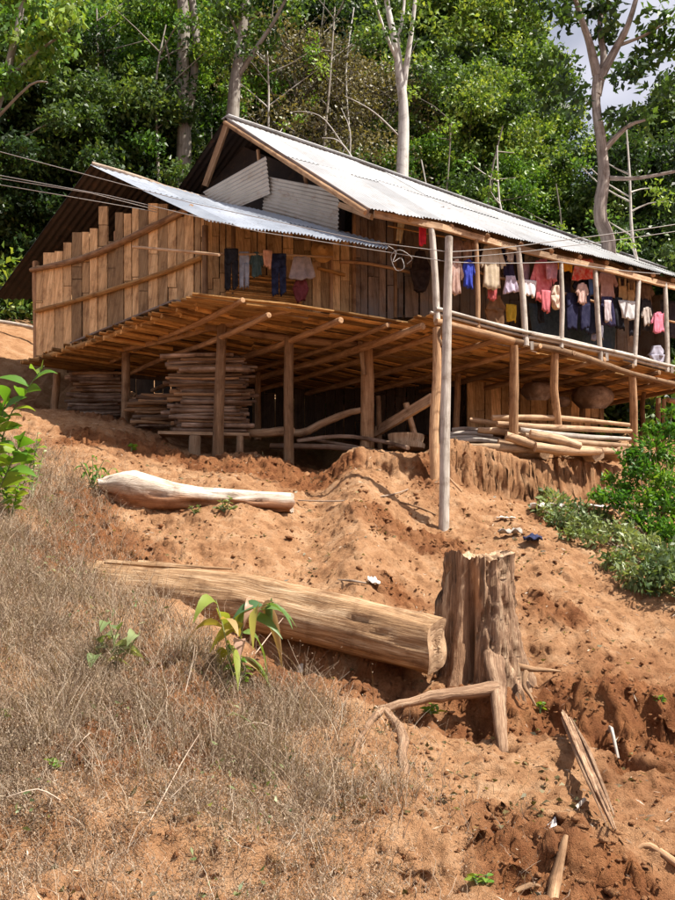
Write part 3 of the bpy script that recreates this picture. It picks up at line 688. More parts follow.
# ------------------------------------------------------------------ clothes
def garment(name, label, cat, kind, x0, y0, x1, y1, col, pt, col2=None, group='clothes drying on the house', lean=0):
    """pt(px,py) gives the hanging plane"""
    b = MB(); rr = random.Random(int(x0*7+y0)); mat = cloth(name+'_cloth', col, col2)
    def pan(c, folds=3, amp=.03, th=.018):
        c = [pt(*q) for q in c]; nx2, ny2 = 15, 10
        nn = np.cross(c[1]-c[0], c[3]-c[0]); nn /= np.linalg.norm(nn)+1e-9
        if nn[1] > 0: nn = -nn
        ph = rr.uniform(0, 6); V = []; o = rr.uniform(0, .02)
        for side in (1, -1):
            for j in range(ny2+1):
                for i in range(nx2+1):
                    u, v = i/nx2, j/ny2
                    p = (c[0]*(1-u)+c[1]*u)*(1-v)+(c[3]*(1-u)+c[2]*u)*v
                    f = amp*(.25+.75*v)*(.6*math.sin(u*folds*3.2+ph+v*1.2+math.sin(v*4+ph))+.35*math.sin(u*folds*7.1+ph*3-v*3)+.25*math.sin(v*6+u*3+ph))
                    ed = 1-(2*u-1)**6
                    hem = -.012*math.sin(u*17+ph)*v-.02*math.sin(u*5+ph*2)*v
                    V.append(p+nn*(f+o+side*th*ed)+V3((0, 0, hem)))
        K = (nx2+1)*(ny2+1); Fc = []
        for j in range(ny2):
            for i in range(nx2):
                a = j*(nx2+1)+i; q = (a, a+1, a+nx2+2, a+nx2+1); Fc.append(q); Fc.append(tuple(K+t for t in q[::-1]))
        ring = [i for i in range(nx2+1)]+[j*(nx2+1)+nx2 for j in range(1, ny2+1)]+[ny2*(nx2+1)+i for i in range(nx2-1, -1, -1)]+[j*(nx2+1) for j in range(ny2-1, 0, -1)]
        for a, c2 in zip(ring, ring[1:]+ring[:1]): Fc.append((a, K+a, K+c2, c2))
        b.add(V, Fc)
    w = x1-x0; h = y1-y0
    if kind == 'shirt':
        pan([(x0+w*.2, y0), (x1-w*.2, y0+w*.06), (x1-w*.17+lean, y1), (x0+w*.17+lean, y1-w*.04)])
        pan([(x0+w*.2, y0), (x0+w*.24, y0+h*.26), (x0+w*.14, y0+h*.52), (x0-w*.02, y0+h*.46)], 1, .015)
        pan([(x1-w*.2, y0), (x1-w*.24, y0+h*.26), (x1-w*.14, y0+h*.54), (x1+w*.02, y0+h*.48)], 1, .015)
        pan([(x0+w*.36, y0-h*.04), (x1-w*.36, y0-h*.04), (x1-w*.3, y0+h*.08), (x0+w*.3, y0+h*.08)], 1, .01)
    elif kind == 'trousers':
        pan([(x0, y0), (x1, y0), (x1, y0+h*.35), (x0, y0+h*.35)], 2, .02)
        pan([(x0, y0+h*.3), (x0+w*.52, y0+h*.32), (x0+w*.46+lean, y1), (x0+w*.04+lean, y1-h*.03)], 1, .02)
        pan([(x0+w*.5, y0+h*.32), (x1, y0+h*.3), (x1-w*.02+lean, y1-h*.05), (x0+w*.58+lean, y1-h*.02)], 1, .02)
    elif kind == 'skirt':
        pan([(x0+w*.2, y0), (x1-w*.2, y0), (x1+lean, y1), (x0+lean, y1)], 4, .04)
    elif kind == 'bundle':
        pan([(x0+w*.3, y0), (x1-w*.3, y0), (x1, y0+h*.5), (x0, y0+h*.5)], 2, .05, .05)
        pan([(x0, y0+h*.45), (x1, y0+h*.45), (x1-w*.2, y1), (x0+w*.25, y1)], 2, .05, .05)
    elif kind == 'strap':
        pan([(x0, y0+h*.35), (x1, y0+h*.35), (x1, y1), (x0, y1)], 2, .02)
        pan([(x0+w*.05, y0), (x0+w*.2, y0), (x0+w*.3, y0+h*.4), (x0+w*.05, y0+h*.4)], 1, .005)
        pan([(x1-w*.2, y0), (x1-w*.05, y0), (x1-w*.05, y0+h*.4), (x1-w*.3, y0+h*.4)], 1, .005)
    else:
        pan([(x0, y0), (x1, y0+w*.1), (x1-w*.05+lean, y1), (x0+w*.06+lean, y1-h*.05)], 3, .03)
    o = b.build(name, mat, None, True); tag(o, label, cat, group); return o
fl = lambda off: (lambda x, y: onplane(x, y, W0, W1, off))
vv = lambda off: (lambda x, y: ve(x, y, off))
NAVY = (.012, .014, .034); BLK = (.012, .012, .016)
garment('trousers', 'black trousers at the left end of the drying pole on the front wall', 'trousers', 'trousers', 224, 249, 238, 290, BLK, fl(-.46))
garment('trousers', 'grey blue trousers beside the black ones on the front wall pole', 'trousers', 'trousers', 239, 252, 249, 289, (.22, .24, .30), fl(-.44))
garment('shirt', 'teal dark shirt hanging between grey trousers and a peach cloth', 'shirt', 'shirt', 249, 253, 264, 277, (.04, .07, .075), fl(-.44))
garment('towel', 'small peach cloth folded over the drying pole on the front wall', 'cloth', 'cloth', 263, 250, 272, 268, (.50, .28, .20), fl(-.48))
garment('trousers', 'long navy trousers hanging right of the peach cloth', 'trousers', 'trousers', 271, 254, 286, 296, NAVY, fl(-.45), (.03, .04, .09))
garment('skirt', 'grey lilac skirt hanging near the right end of the front wall pole', 'skirt', 'skirt', 288, 257, 315, 279, (.28, .25, .28), fl(-.43))
garment('cloth_bag', 'dark maroon cloth bag hanging low on the front wall', 'bag', 'bundle', 292, 277, 309, 301, (.16, .04, .05), fl(-.30))
garment('sock', 'long cream sock hanging under the eave left of a red cloth', 'sock', 'cloth', 398, 222, 405, 242, (.42, .33, .20), fl(-.95), lean=-3)
garment('red_cloth', 'small red cloth hanging under the eave by the first veranda post', 'cloth', 'cloth', 418, 225, 426, 246, (.55, .03, .05), fl(-1.3))
garment('cloth_bundle', 'dark bundle hanging on the wall left of the pale tall pole', 'bundle', 'bundle', 409, 252, 431, 291, (.03, .02, .02), fl(-.3))
garment('shirt', 'faded brown shirt just right of the top of the pale pole', 'shirt', 'shirt', 450, 239, 463, 261, (.20, .12, .09), vv(.28))
garment('shirt', 'small tan shirt beside the faded brown one under the eave', 'shirt', 'shirt', 461, 241, 474, 260, (.25, .15, .10), vv(.3))
garment('blouse', 'dusty pink blouse left of the bright blue shirt', 'blouse', 'shirt', 449, 261, 463, 294, (.42, .26, .21), vv(.22), (.5, .36, .32))
garment('shirt', 'bright blue shirt on the veranda drying pole', 'shirt', 'shirt', 461, 261, 475, 288, (.035, .05, .32), vv(.22), (.06, .09, .5))
garment('shirt', 'long beige shirt with short sleeves on the veranda', 'shirt', 'shirt', 479, 245, 504, 289, (.42, .34, .24), vv(.2), (.52, .43, .33))
garment('shirt', 'navy shirt behind the veranda post next to the long beige shirt', 'shirt', 'shirt', 500, 244, 517, 277, (.025, .02, .05), vv(.32))
garment('towel', 'pale lilac small cloth on the drying pole below the navy shirt', 'cloth', 'skirt', 502, 276, 518, 293, (.42, .36, .46), vv(.25))
garment('towel', 'small white cloth folded on the pole right of the second thick veranda post', 'cloth', 'cloth', 523, 280, 536, 297, (.60, .56, .58), vv(.25))
garment('trousers', 'olive brown trousers left of the pink shirt', 'trousers', 'trousers', 524, 243, 541, 286, (.13, .10, .065), vv(.42))
garment('shirt', 'long coral pink shirt in the middle of the veranda', 'shirt', 'shirt', 530, 261, 556, 303, (.60, .14, .16), vv(.3), (.72, .25, .26))
garment('leggings', 'black leggings hanging below the coral pink shirt', 'leggings', 'cloth', 537, 300, 544, 322, BLK, vv(.4))
garment('towel', 'cream small garment bunched right of the coral pink shirt', 'cloth', 'bundle', 549, 286, 561, 308, (.55, .42, .34), vv(.22))
garment('scarf', 'orange yellow scarf under the eave beside a red frilled cloth', 'scarf', 'cloth', 557, 258, 573, 271, (.65, .25, .02), vv(.3), (.75, .45, .05))
garment('frilled_cloth', 'red and white frilled cloth high under the eave', 'cloth', 'skirt', 571, 259, 597, 280, (.68, .08, .06), vv(.28), (.75, .38, .33))
garment('trousers', 'navy trousers with beige patches on the veranda pole', 'trousers', 'trousers', 566, 293, 590, 330, (.014, .014, .04), vv(.28), (.028, .028, .06))
garment('shirt', 'dusty rose shirt right of the frilled cloth', 'shirt', 'shirt', 596, 272, 617, 299, (.34, .19, .16), vv(.3), (.42, .25, .22))
garment('skirt', 'purple navy skirt below the dusty rose shirt', 'skirt', 'skirt', 597, 297, 615, 326, (.03, .026, .065), vv(.27))
garment('sleeve_top', 'black slim top hanging left of the grey white cloth', 'top', 'cloth', 612, 297, 622, 330, BLK, vv(.3), lean=3)
garment('towel', 'grey white towel folded over the pole near the right end', 'towel', 'cloth', 618, 300, 635, 320, (.46, .46, .47), vv(.24), lean=3)
garment('strap_top', 'tan strap top hanging near the last but one veranda post', 'top', 'strap', 618, 278, 626, 301, (.36, .22, .10), vv(.34))
garment('strap_top', 'smaller tan strap top beside the other right of it', 'top', 'strap', 627, 283, 634, 303, (.36, .22, .10), vv(.36))
garment('shirt', 'dark shirt on the pole between the towel and the small pink shirt', 'shirt', 'shirt', 638, 300, 652, 332, (.03, .025, .025), vv(.35))
garment('shirt', 'small pink shirt hanging at the right end of the veranda pole', 'shirt', 'shirt', 650, 313, 666, 333, (.55, .17, .24), vv(.22))
garment('sack', 'brown sack slumped on the veranda floor below the beige shirt', 'sack', 'bundle', 484, 296, 506, 326, (.16, .09, .05), vv(.6), group=None)
garment('yellow_cloth', 'small mustard cloth low on the veranda floor', 'cloth', 'cloth', 506, 304, 516, 322, (.40, .27, .03), vv(.5), group=None)
garment('tarpaulin', 'dark blue tarpaulin hung low behind the veranda rail', 'tarpaulin', 'cloth', 528, 303, 618, 352, (.035, .055, .085), vv(.85), (.06, .085, .12), group=None)
garment('grey_cloth', 'pale grey cloth covering a heap at the right end of the veranda floor', 'cloth', 'bundle', 648, 346, 664, 366, (.28, .27, .33), vv(.3), group=None)
for i, (k, x0, y0, x1, y1, c, o_, lb) in enumerate([
 ('shirt', 466, 243, 482, 268, (.05, .03, .03), .6, 'dark brown shirt far back between the tan shirt and the long beige shirt'),
 ('trousers', 516, 252, 527, 290, BLK, .5, 'black trousers behind the second thick veranda post'),
 ('trousers', 556, 268, 570, 306, (.03, .02, .03), .55, 'dark trousers hanging behind the orange yellow scarf'),
 ('shirt', 572, 276, 592, 300, (.03, .03, .05), .55, 'black shirt behind the red frilled cloth'),
 ('cloth', 584, 296, 597, 334, (.02, .025, .05), .45, 'long black cloth right of the patched navy trousers'),
 ('skirt', 590, 320, 604, 340, (.20, .19, .24), .5, 'grey hem of a skirt low behind the sixth veranda post'),
 ('shirt', 612, 280, 630, 304, (.05, .03, .03), .6, 'dark brown shirt behind the tan strap tops'),
 ('trousers', 628, 298, 641, 336, (.02, .02, .03), .5, 'long black trousers behind the grey white towel'),
 ('shirt', 636, 284, 654, 306, (.14, .09, .06), .55, 'brown shirt high under the eave near the right end'),
 ('cloth', 660, 300, 676, 338, (.03, .025, .03), .6, 'dark cloth behind the last veranda post'),
 ('cloth', 472, 262, 481, 296, (.10, .07, .07), .45, 'dull brown cloth right of the bright blue shirt'),
 ('shirt', 540, 246, 556, 270, (.10, .07, .05), .6, 'brown shirt high behind the coral pink shirt'),
 ('shirt', 505, 246, 516, 262, (.30, .24, .20), .12, 'small grey beige shirt high beside the third veranda post'),
 ('cloth', 519, 262, 529, 284, (.32, .20, .24), .4, 'mauve cloth behind the third veranda post'),
 ('cloth', 541, 290, 551, 312, (.45, .12, .14), .15, 'narrow rose cloth left of the cream bunched garment'),
 ('shirt', 575, 284, 588, 304, (.50, .34, .30), .2, 'pale peach top over the patched navy trousers'),
 ('cloth', 604, 300, 611, 322, (.40, .34, .36), .18, 'narrow grey pink cloth beside the fifth veranda post'),
 ('cloth', 588, 276, 597, 296, (.05, .09, .20), .35, 'dull blue cloth left of the dusty rose shirt'),
 ('shirt', 641, 308, 651, 326, (.38, .33, .30), .2, 'small greyish top left of the small pink shirt'),
 ('cloth', 487, 286, 497, 300, (.35, .08, .08), .3, 'small dark red cloth under the long beige shirt'),
 ('cloth', 546, 262, 557, 280, (.42, .20, .24), .16, 'faded pink cloth overlapping the coral shirt at its right'),
 ('shirt', 402, 246, 414, 268, (.12, .08, .06), .0, 'small brown shirt on the wall below the cream sock')]):
    garment({'shirt': 'shirt', 'trousers': 'trousers', 'cloth': 'dark_cloth', 'skirt': 'skirt'}[k], lb, k, k, x0, y0, x1, y1, c, vv(o_) if x0 > 440 else fl(-.35))
# straw hat on the front wall
hat = thing('straw_hat', 'brown straw hat hung on the front wall above the drying pole', 'hat')
c = onplane(322, 252, W0, W1, -.2); nrm = np.array([.30, -.95, .1]); b = MB()
def disc(b, c, n, prof, seg=20):
    n = V3(n)/np.linalg.norm(n); x = np.cross(n, (0, 0, 1)); x /= np.linalg.norm(x); y = np.cross(n, x)
    V = [V3(c)+n*h+(x*math.cos(6.2832*k/seg)+y*math.sin(6.2832*k/seg))*r for (r, h) in prof for k in range(seg)]
    K = len(prof); Fc = [(i*seg+k, i*seg+(k+1) % seg, (i+1)*seg+(k+1) % seg, (i+1)*seg+k) for i in range(K-1) for k in range(seg)]
    Fc.append(tuple(range(seg))); Fc.append(tuple((K-1)*seg+k for k in range(seg))[::-1]); b.add(V, Fc, None, .5)
disc(b, c, nrm, [(.19, 0), (.19, .015), (.1, .03)]); b.build('brim', M['bamboo'], hat, True)
b = MB(); disc(b, c, nrm, [(.1, .02), (.095, .1), (.06, .13), (.01, .14)]); b.build('crown', M['bamboo'], hat, True); settle(hat)

# ------------------------------------------------------------------ pole and wires
b = MB(); p0 = down(P(443, 526, 12.0), .3); b.tube([p0, P(445, 430, 12.05), P(447, 330, 12.1), P(449, 237, 12.15)], [.075, .068, .062, .055], 12, .015, bump=.06, t=.5)
b.add(*(lambda z: (z[0], z[1]))(([P(449, 238, 12.1)+V3((0, 0, .0))]*3, [(0, 1, 2)]))) if False else None
pole = b.build('utility_pole', M['greypole'], None, True)
tag(pole, 'tall bare pale grey wooden pole standing alone in front of the veranda', 'pole')
def wire(pts, label, r=.006, sag=0.0):
    q = [V3(p) for p in pts]; out = []
    for a, c in zip(q[:-1], q[1:]):
        for i in range(8):
            t = i/8; out.append(a+(c-a)*t-V3((0, 0, sag*4*t*(1-t))))
    out.append(q[-1]); b = MB(); b.tube(out, r, 5, 0, smooth=1)
    o = b.build('overhead_wire', M['wire'], None, True); tag(o, label, 'wire', 'wires strung across the house'); return o
PT = P(449, 252, 12.12); PT2 = P(449, 262, 12.12)
wire([P(-40, 141, 14), P(192, 203, 12.6), P(370, 242, 12.2), PT], 'uppermost of the thin wires running left from the pale pole')
wire([P(-40, 168, 14), P(110, 196, 13), P(260, 232, 12.4), PT2], 'second thin wire left of the pale pole sloping across the tin eave', .006)
wire([P(-40, 172, 14.6), P(90, 193, 13.4), P(157, 210, 13.9)], 'thin wire ending at the left gable wall, upper of the two', .006)
wire([P(-40, 178, 14.6), P(60, 195, 13.4), P(157, 212, 13.9)], 'thin wire ending at the left gable wall, lower of the two', .006)
wire([PT, P(540, 243, 12.6), P(720, 217, 13.5)], 'upper wire running right from the pale pole across the roof', .007, .02)
wire([P(449, 258, 12.1), P(560, 247, 12.6), P(720, 224, 13.5)], 'second wire running right from the pale pole across the roof', .006, .02)
wire([PT2, P(560, 262, 13.2), P(660, 274, 14.5)], 'lowest wire running right from the pale pole to the eave end', .007, .02)
b = MB()
q = [P(388, 246, 12.15), P(396, 252, 12.2), P(393, 262, 12.15), P(401, 258, 12.2), P(404, 268, 12.15), P(396, 270, 12.2), P(391, 256, 12.2), P(400, 250, 12.1), P(412, 258, 12.15), P(407, 264, 12.2)]
b.tube(q, .006, 5, 0, smooth=4); o = b.build('wire_coil', M['wire'], None, True); tag(o, 'small tangle of wire hanging where the wires cross the eave end', 'wire')

# ------------------------------------------------------------------ firewood
def stack(x0, x1, ytop, ybot, Y, n, depth, r, label, group, seed, tilt=0, base=None):
    rr = random.Random(seed); a = P((x0+x1)/2, ybot, Y); h = P((x0+x1)/2, ytop, Y)[2]-a[2]
    xa, xb = P(x0, ybot, Y)[0], P(x1, ybot, Y)[0]
    rows = max(1, int(h/(r*1.85)))
    cnt = 0
    for i in range(rows):
        for k in range(depth):
            if cnt >= n: return
            z = a[2]+r+i*r*1.85+rr.uniform(-.01, .01); sh = rr.uniform(-.13, .13)+.08*math.sin(i*.9)
            yy = Y+k*r*2.05+rr.uniform(-.02, .02); rad = r*rr.uniform(.5, 1.25)
            sl = (1-(i/rows))*.12*(-1 if seed % 2 else 1)
            p0 = V3((xa+sh+rr.uniform(0, .12), yy+rr.uniform(-.05, .05), z+rr.uniform(-.02, .02))); p1 = V3((xb+sh+rr.uniform(-.08, .08), yy+rr.uniform(-.08, .08), z+tilt+rr.uniform(-.015, .015)))
            m = (p0+p1)/2+V3((0, rr.uniform(-.02, .02), rr.uniform(-.02, .02)))
            b = MB(); b.tube([p0, m, p1], [rad, rad*rr.uniform(.85, 1.1), rad*rr.uniform(.6, .95)], rr.choice((7, 8)), .05, smooth=2, t=rr.choice((.1, .3, .5, .7, 1.0)))
            o = b.build('firewood_stick', M['firewood'] if rr.random() < .75 else M['pole'])
            dp = ('front stick', 'second stick from the front', 'third stick from the front', 'fourth stick from the front', 'rearmost stick')[k]; w = ('bottom', 'second', 'third', 'fourth', 'fifth', 'sixth', 'seventh', 'eighth', 'ninth', 'tenth', 'eleventh', 'twelfth', 'thirteenth', 'fourteenth', 'fifteenth', 'sixteenth', 'seventeenth', 'eighteenth', 'nineteenth', 'twentieth', 'twenty first', 'twenty second', 'twenty third', 'twenty fourth', 'twenty fifth', 'twenty sixth', 'twenty seventh', 'twenty eighth', 'twenty ninth', 'thirtieth', 'topmost')[min(i, 30)]
            tag(o, ('%s layer up, %s, %s' % (w, dp, label)).replace('bottom layer up', 'bottom layer'), 'firewood', group); cnt += 1
stack(168, 243, 350, 432, 14.75, 180, 5, .036, 'tall neat firewood stack', 'firewood in the tall stack', 21)
stack(68, 122, 368, 421, 17.0, 66, 3, .038, 'far left shaded firewood stack', 'firewood in the far left stack', 22)
stack(128, 170, 390, 428, 15.6, 50, 3, .034, 'low firewood stack left of the tall one', 'firewood in the low left stack', 23)
bench = thing('firewood_bench', 'rough plank bench on wooden blocks carrying the tall firewood stack', 'bench')
b = MB(); b.bar(P(160, 434, 14.85), P(250, 436, 14.85), .35, .05, t=.5); b.build('plank', M['cutwood'], bench)
for x in (195, 240):
    b = MB(); t0 = P(x, 436, 14.72); b.tube([t0-V3((0, 0, .36)), t0], .1 if x < 200 else .06, 9, .04); b.build('block', M['cutwood'], bench, True)
settle(bench)
def limb(name, label, cat, pts, r, mat, group=None, rough=.06, seg=9, bump=.08, t=None, smooth=3):
    b = MB(); b.tube([V3(p) for p in pts], r, seg, rough, t=t, bump=bump, smooth=smooth); o = b.build(name, M[mat], None, True); tag(o, label, cat, group); return o
# long poles heaped on the terrace to the right
G1 = 'peeled poles heaped on the terrace'
heap = [((492, 418, 14.9), (560, 418, 15.2), (629, 425, 15.9), .045, 'topmost long peeled pole of the heap under the veranda'),
 ((497, 424, 14.8), (560, 428, 15.1), (631, 431, 15.8), .05, 'second long peeled pole from the top of the heap'),
 ((520, 430, 14.8), (570, 436, 15.05), (630, 439, 15.8), .045, 'grey pole in the middle of the heap under the veranda'),
 ((525, 436, 14.75), (575, 442, 15.0), (630, 446, 15.75), .05, 'pale pole fourth from the top of the heap'),
 ((530, 434, 14.6), (560, 440, 14.65), (580, 446, 14.75), .075, 'short thick peeled log lying on the front of the heap'),
 ((506, 436, 14.55), (530, 444, 14.6), (560, 453, 14.75), .07, 'thick tapering peeled log slanting down at the heap front'),
 ((535, 447, 14.55), (560, 450, 14.65), (600, 452, 14.95), .08, 'lowest thick peeled log at the front of the heap'),
 ((555, 447, 14.9), (590, 450, 15.1), (630, 453, 15.7), .06, 'long pale pole low in the heap near the right stilt'),
 ((470, 420, 15.2), (500, 424, 15.1), (520, 428, 15.2), .045, 'thin pole sticking out left from the heap'),
 ((478, 430, 14.9), (505, 432, 14.9), (530, 438, 14.9), .055, 'short brown pole at the upper left of the heap'),
 ((498, 442, 14.7), (520, 446, 14.75), (540, 450, 14.85), .06, 'short thick log at the lower left of the heap')]
for p, m, q, r, lb in heap: limb('peeled_pole', lb, 'pole', [P(*p), P(*m), P(*q)], [r, r*1.1, r*.8], 'cutwood' if 'grey' not in lb else 'greypole', G1)
for px, Y, r, lb in ((598, 15.0, .13, 'round log end under the heap of peeled poles, left one'), (624, 15.5, .12, 'round log end under the heap of peeled poles, right one'), (545, 14.9, .09, 'crosswise log under the left part of the pole heap')):
    a = P(px, 454, Y-.1); limb('bearer_log', lb, 'log', [a, a+V3((-.25, .9, .12))], r, 'cutwood')
for i, (x0, x1, y, Y) in enumerate(((450, 492, 434, 15.2), (448, 500, 438, 15.0), (455, 505, 441, 14.8), (452, 488, 430, 15.4))):
    limb('grey_stick', ['upper rear', 'middle long', 'front lowest', 'topmost short'][i]+' grey stick in the low pile left of the peeled poles', 'stick', [P(x0, y, Y), P((x0+x1)/2, y-1, Y), P(x1, y+2, Y+.1)], .04, 'greypole', 'grey sticks in the low pile')
limb('log', 'broad split log lying in front of the low grey stick pile', 'log', [P(470, 447, 14.6), P(500, 448, 14.6), P(535, 450, 14.75)], [.06, .08, .06], 'cutwood')
# things in the shade under the middle of the house
limb('bent_branch', 'bent pale branch propped between two stilts under the house', 'branch', [P(262, 431, 15.3), P(300, 433, 15.1), P(320, 424, 15.1), P(345, 414, 15.0), P(361, 410, 14.95)], [.05, .07, .065, .06, .05], 'cutwood')
limb('bent_branch', 'reddish branch lying left of the second front stilt', 'branch', [P(240, 432, 15.0), P(262, 433, 14.8), P(286, 431, 14.6), P(292, 430, 14.5)], [.06, .07, .075, .06], 'cutwood')
b = MB(); b.bar(P(376, 432, 15.6), P(431, 399, 14.3), .05, .2, up=(0, .4, .8), t=.9); o = b.build('plank', M['cutwood']); tag(o, 'broad orange plank leaning diagonally behind the thick middle stilt', 'plank')
limb('chopping_block', 'low round chopping block in shade right of the leaning plank', 'block', [P(406, 449, 14.9), P(406, 435, 14.9)], .3, 'cutwood', seg=16)
limb('stake', 'short leaning stake standing by the chopping block', 'stake', [P(415, 437, 15.3), P(406, 403, 15.3)], .05, 'cutwood')
for i, (q, r) in enumerate(((((297, 441, 14.9), (340, 436, 15.0), (380, 441, 14.7), (408, 448, 14.2)), .035), (((270, 446, 14.8), (330, 447, 14.7), (372, 452, 14.5)), .05), (((300, 437, 15.3), (350, 446, 14.9), (400, 455, 14.0)), .03))):
    limb('dark_pole', ['thin dark pole lying along the terrace lip behind the stilts', 'thicker dark pole lying on the shaded soil between two stilts', 'curved dark pole whose end bends down over the soil lip'][i], 'pole', [P(*z) for z in q], r, 'firewood')
b = MB(); 
bk = thing('basket', 'round woven basket in deep shade behind the thick middle stilt', 'basket'); c = P(348, 415, 16.5); disc(b, c-V3((0, 0, .35)), (0, 0, 1), [(.25, 0), (.33, .25), (.34, .5), (.32, .75), (.30, .75)], 18); b.build('basket_body', M['bamboo'], bk, True)
b = MB(); ring = [c+V3((.34*math.cos(k*.5236), .34*math.sin(k*.5236), .4)) for k in range(13)]; b.tube(ring, .02, 6, 0, smooth=1); b.build('rim', M['bamboo'], bk, True); settle(bk)
for i, (px, py, Y, s, lb) in enumerate(((537, 392, 17.0, .32, 'large dark wicker basket hung against the lower wall'), (592, 398, 17.6, .42, 'wide dark rounded basket by the right part of the lower wall'), (560, 402, 17.4, .2, 'small dark bundle between the two baskets at the lower wall'))):
    b = MB(); disc(b, P(px, py, Y)-V3((0, 0, s*.5)), (0, -.2, 1), [(s*.6, 0), (s*.95, s*.35), (s*1.0, s*.6), (s*.8, s*.95), (s*.5, s*1.05)], 18); o = b.build('wicker_basket', M['firewood'], None, True); tag(o, lb, 'basket')
# pale rail on the far left slope
limb('pale_rail', 'long pale pipe lying along the slope behind the left end of the house', 'pipe', [P(-30, 318, 20.5), P(10, 323, 20.5), P(45, 330, 20.5)], .045, 'palelog', rough=.02)

# ------------------------------------------------------------------ logs, stump, roots
def logmesh(name, pts, radii, mat, seg=40, nl=60, dz=None, seed=0, flat=1.0, crack=.03, two=False):
    """a big trunk with an uneven, split surface and real end faces"""
    pts = [V3(p) for p in pts]; V = []; G = []; Lt = sum(np.linalg.norm(q-p) for p, q in zip(pts[:-1], pts[1:]))
    for i in range(nl+1):
        u = i/nl; c = poly(pts, u); d = poly(pts, min(1, u+.02))-poly(pts, max(0, u-.02)); d /= np.linalg.norm(d)
        x = np.cross(d, (0, 0, 1)); x /= np.linalg.norm(x); y = np.cross(x, d)
        k = u*(len(radii)-1); k0 = min(int(k), len(radii)-2); r = radii[k0]+(radii[k0+1]-radii[k0])*(k-k0)
        for j in range(seg):
            an = 2*math.pi*j/seg; cx, sy = math.cos(an), math.sin(an)
            ns = float(fbm(np.array([cx*1.6+seed]), np.array([sy*1.6+u*Lt*.35]), 3, seed)[0])
            cr = float(perlin(np.array([an*3.2+seed+.25*math.sin(u*Lt*1.5)]), np.array([u*Lt*.55]), seed+9)[0])
            rr_ = r*(1+.09*ns)-crack*max(0, 1-abs(cr)*7)*(1 if 0 < i < nl else .3)
            if dz: rr_ *= dz(u, an)
            e = d*(.03*math.sin(an*3+seed) if i in (0, nl) else 0)
            V.append(c+(x*cx+y*sy*flat)*rr_+e); G.append([cx*r*9, sy*r*9, u*Lt*.5+seed])
    Fc = [(i*seg+j, i*seg+(j+1) % seg, (i+1)*seg+(j+1) % seg, (i+1)*seg+j) for i in range(nl) for j in range(seg)]
    b = MB(); b.add(V, Fc, G, [.5+(.35*math.sin(2*math.pi*(k % seg)/seg) if two else 0) for k in range(len(V))])
    ends = []
    for i, s in ((0, -1), (nl, 1)):
        en = MB(); ends.append(en)
        c = poly(pts, u := i/nl); rim = V[i*seg:(i+1)*seg]; rings = [rim]; K = 6
        VV = []; GG = []
        for k in range(K+1):
            f = 1-k/K
            for j, p in enumerate(rim):
                q = c+(p-c)*(f if k < K else .01)
                jj = 0 if k == 0 else .012*math.sin(j*1.7+k*2.1)
                q = q+(poly(pts, 1)-poly(pts, 0))/Lt*jj; VV.append(q); GG.append([f*2.2, math.sin(j/seg*6.28)*.15, seed])
        FF = [(k*seg+j, k*seg+(j+1) % seg, (k+1)*seg+(j+1) % seg, (k+1)*seg+j) for k in range(K) for j in range(seg)]
        if s < 0: FF = [f[::-1] for f in FF]
        en.add(VV, FF, GG, .7)
    return b, ends
log = thing('fallen_log', 'large brown fallen log lying across the slope with its cut end by the stump', 'log')
LA = P(86, 582, 9.5); LM = P(250, 603, 8.85); LB = P(437, 647, 8.05)
def hollow(u, an):      # broken hollow far end, slightly flattened
    k = 1.0
    if u < .35: k -= .35*(1-u/.35)*max(0, math.sin(an+.2))*(.6+.4*math.sin(an*5))
    return k
b, e = logmesh('fallen_log', [LA, LM, LB], [.27, .27, .26, .255, .26], M['biglog'], dz=hollow, seed=3, crack=.035)
b.build('trunk', M['biglog'], log, True); [q.build('cut_end', M['cutwood'], log, True) for q in e]
b = MB(); rr = random.Random(4)
for k in range(9):
    a = LA+V3((rr.uniform(-.1, .6), rr.uniform(-.2, .2), rr.uniform(-.02, .22))); b.tube([a, a+V3((rr.uniform(.5, 1.1), rr.uniform(-.3, -.15), rr.uniform(-.1, .0)))], [.035, .01], 5, .15)
b.build('splinter', M['biglog'], log)
settle(log)
plog = thing('bleached_log', 'bleached white and tan log lying below the stilts, broad at its left end', 'log')
PA = P(100, 490, 11.35); PB = P(292, 503, 11.6)
def wide(u, an):
    k = 1.0
    if u < .12: k *= .55+.45*(u/.12)+.25*math.sin(an*4)*(1-u/.12)
    if u < .5: k += .42*math.exp(-((u-.12)/.2)**2)*max(0, math.cos(an-1.4))+.12*math.sin(an*3)*(1-u*2)
    return k
b, e = logmesh('bleached_log', [PA, P(170, 497, 11.4), PB], [.20, .23, .20, .15, .135, .13, .125], M['palelog'], seg=32, nl=50, dz=wide, seed=8, crack=.055, two=True)
b.build('trunk', M['twolog'], plog, True); [q.build('cut_end', M['palelog'], plog, True) for q in e]; settle(plog)

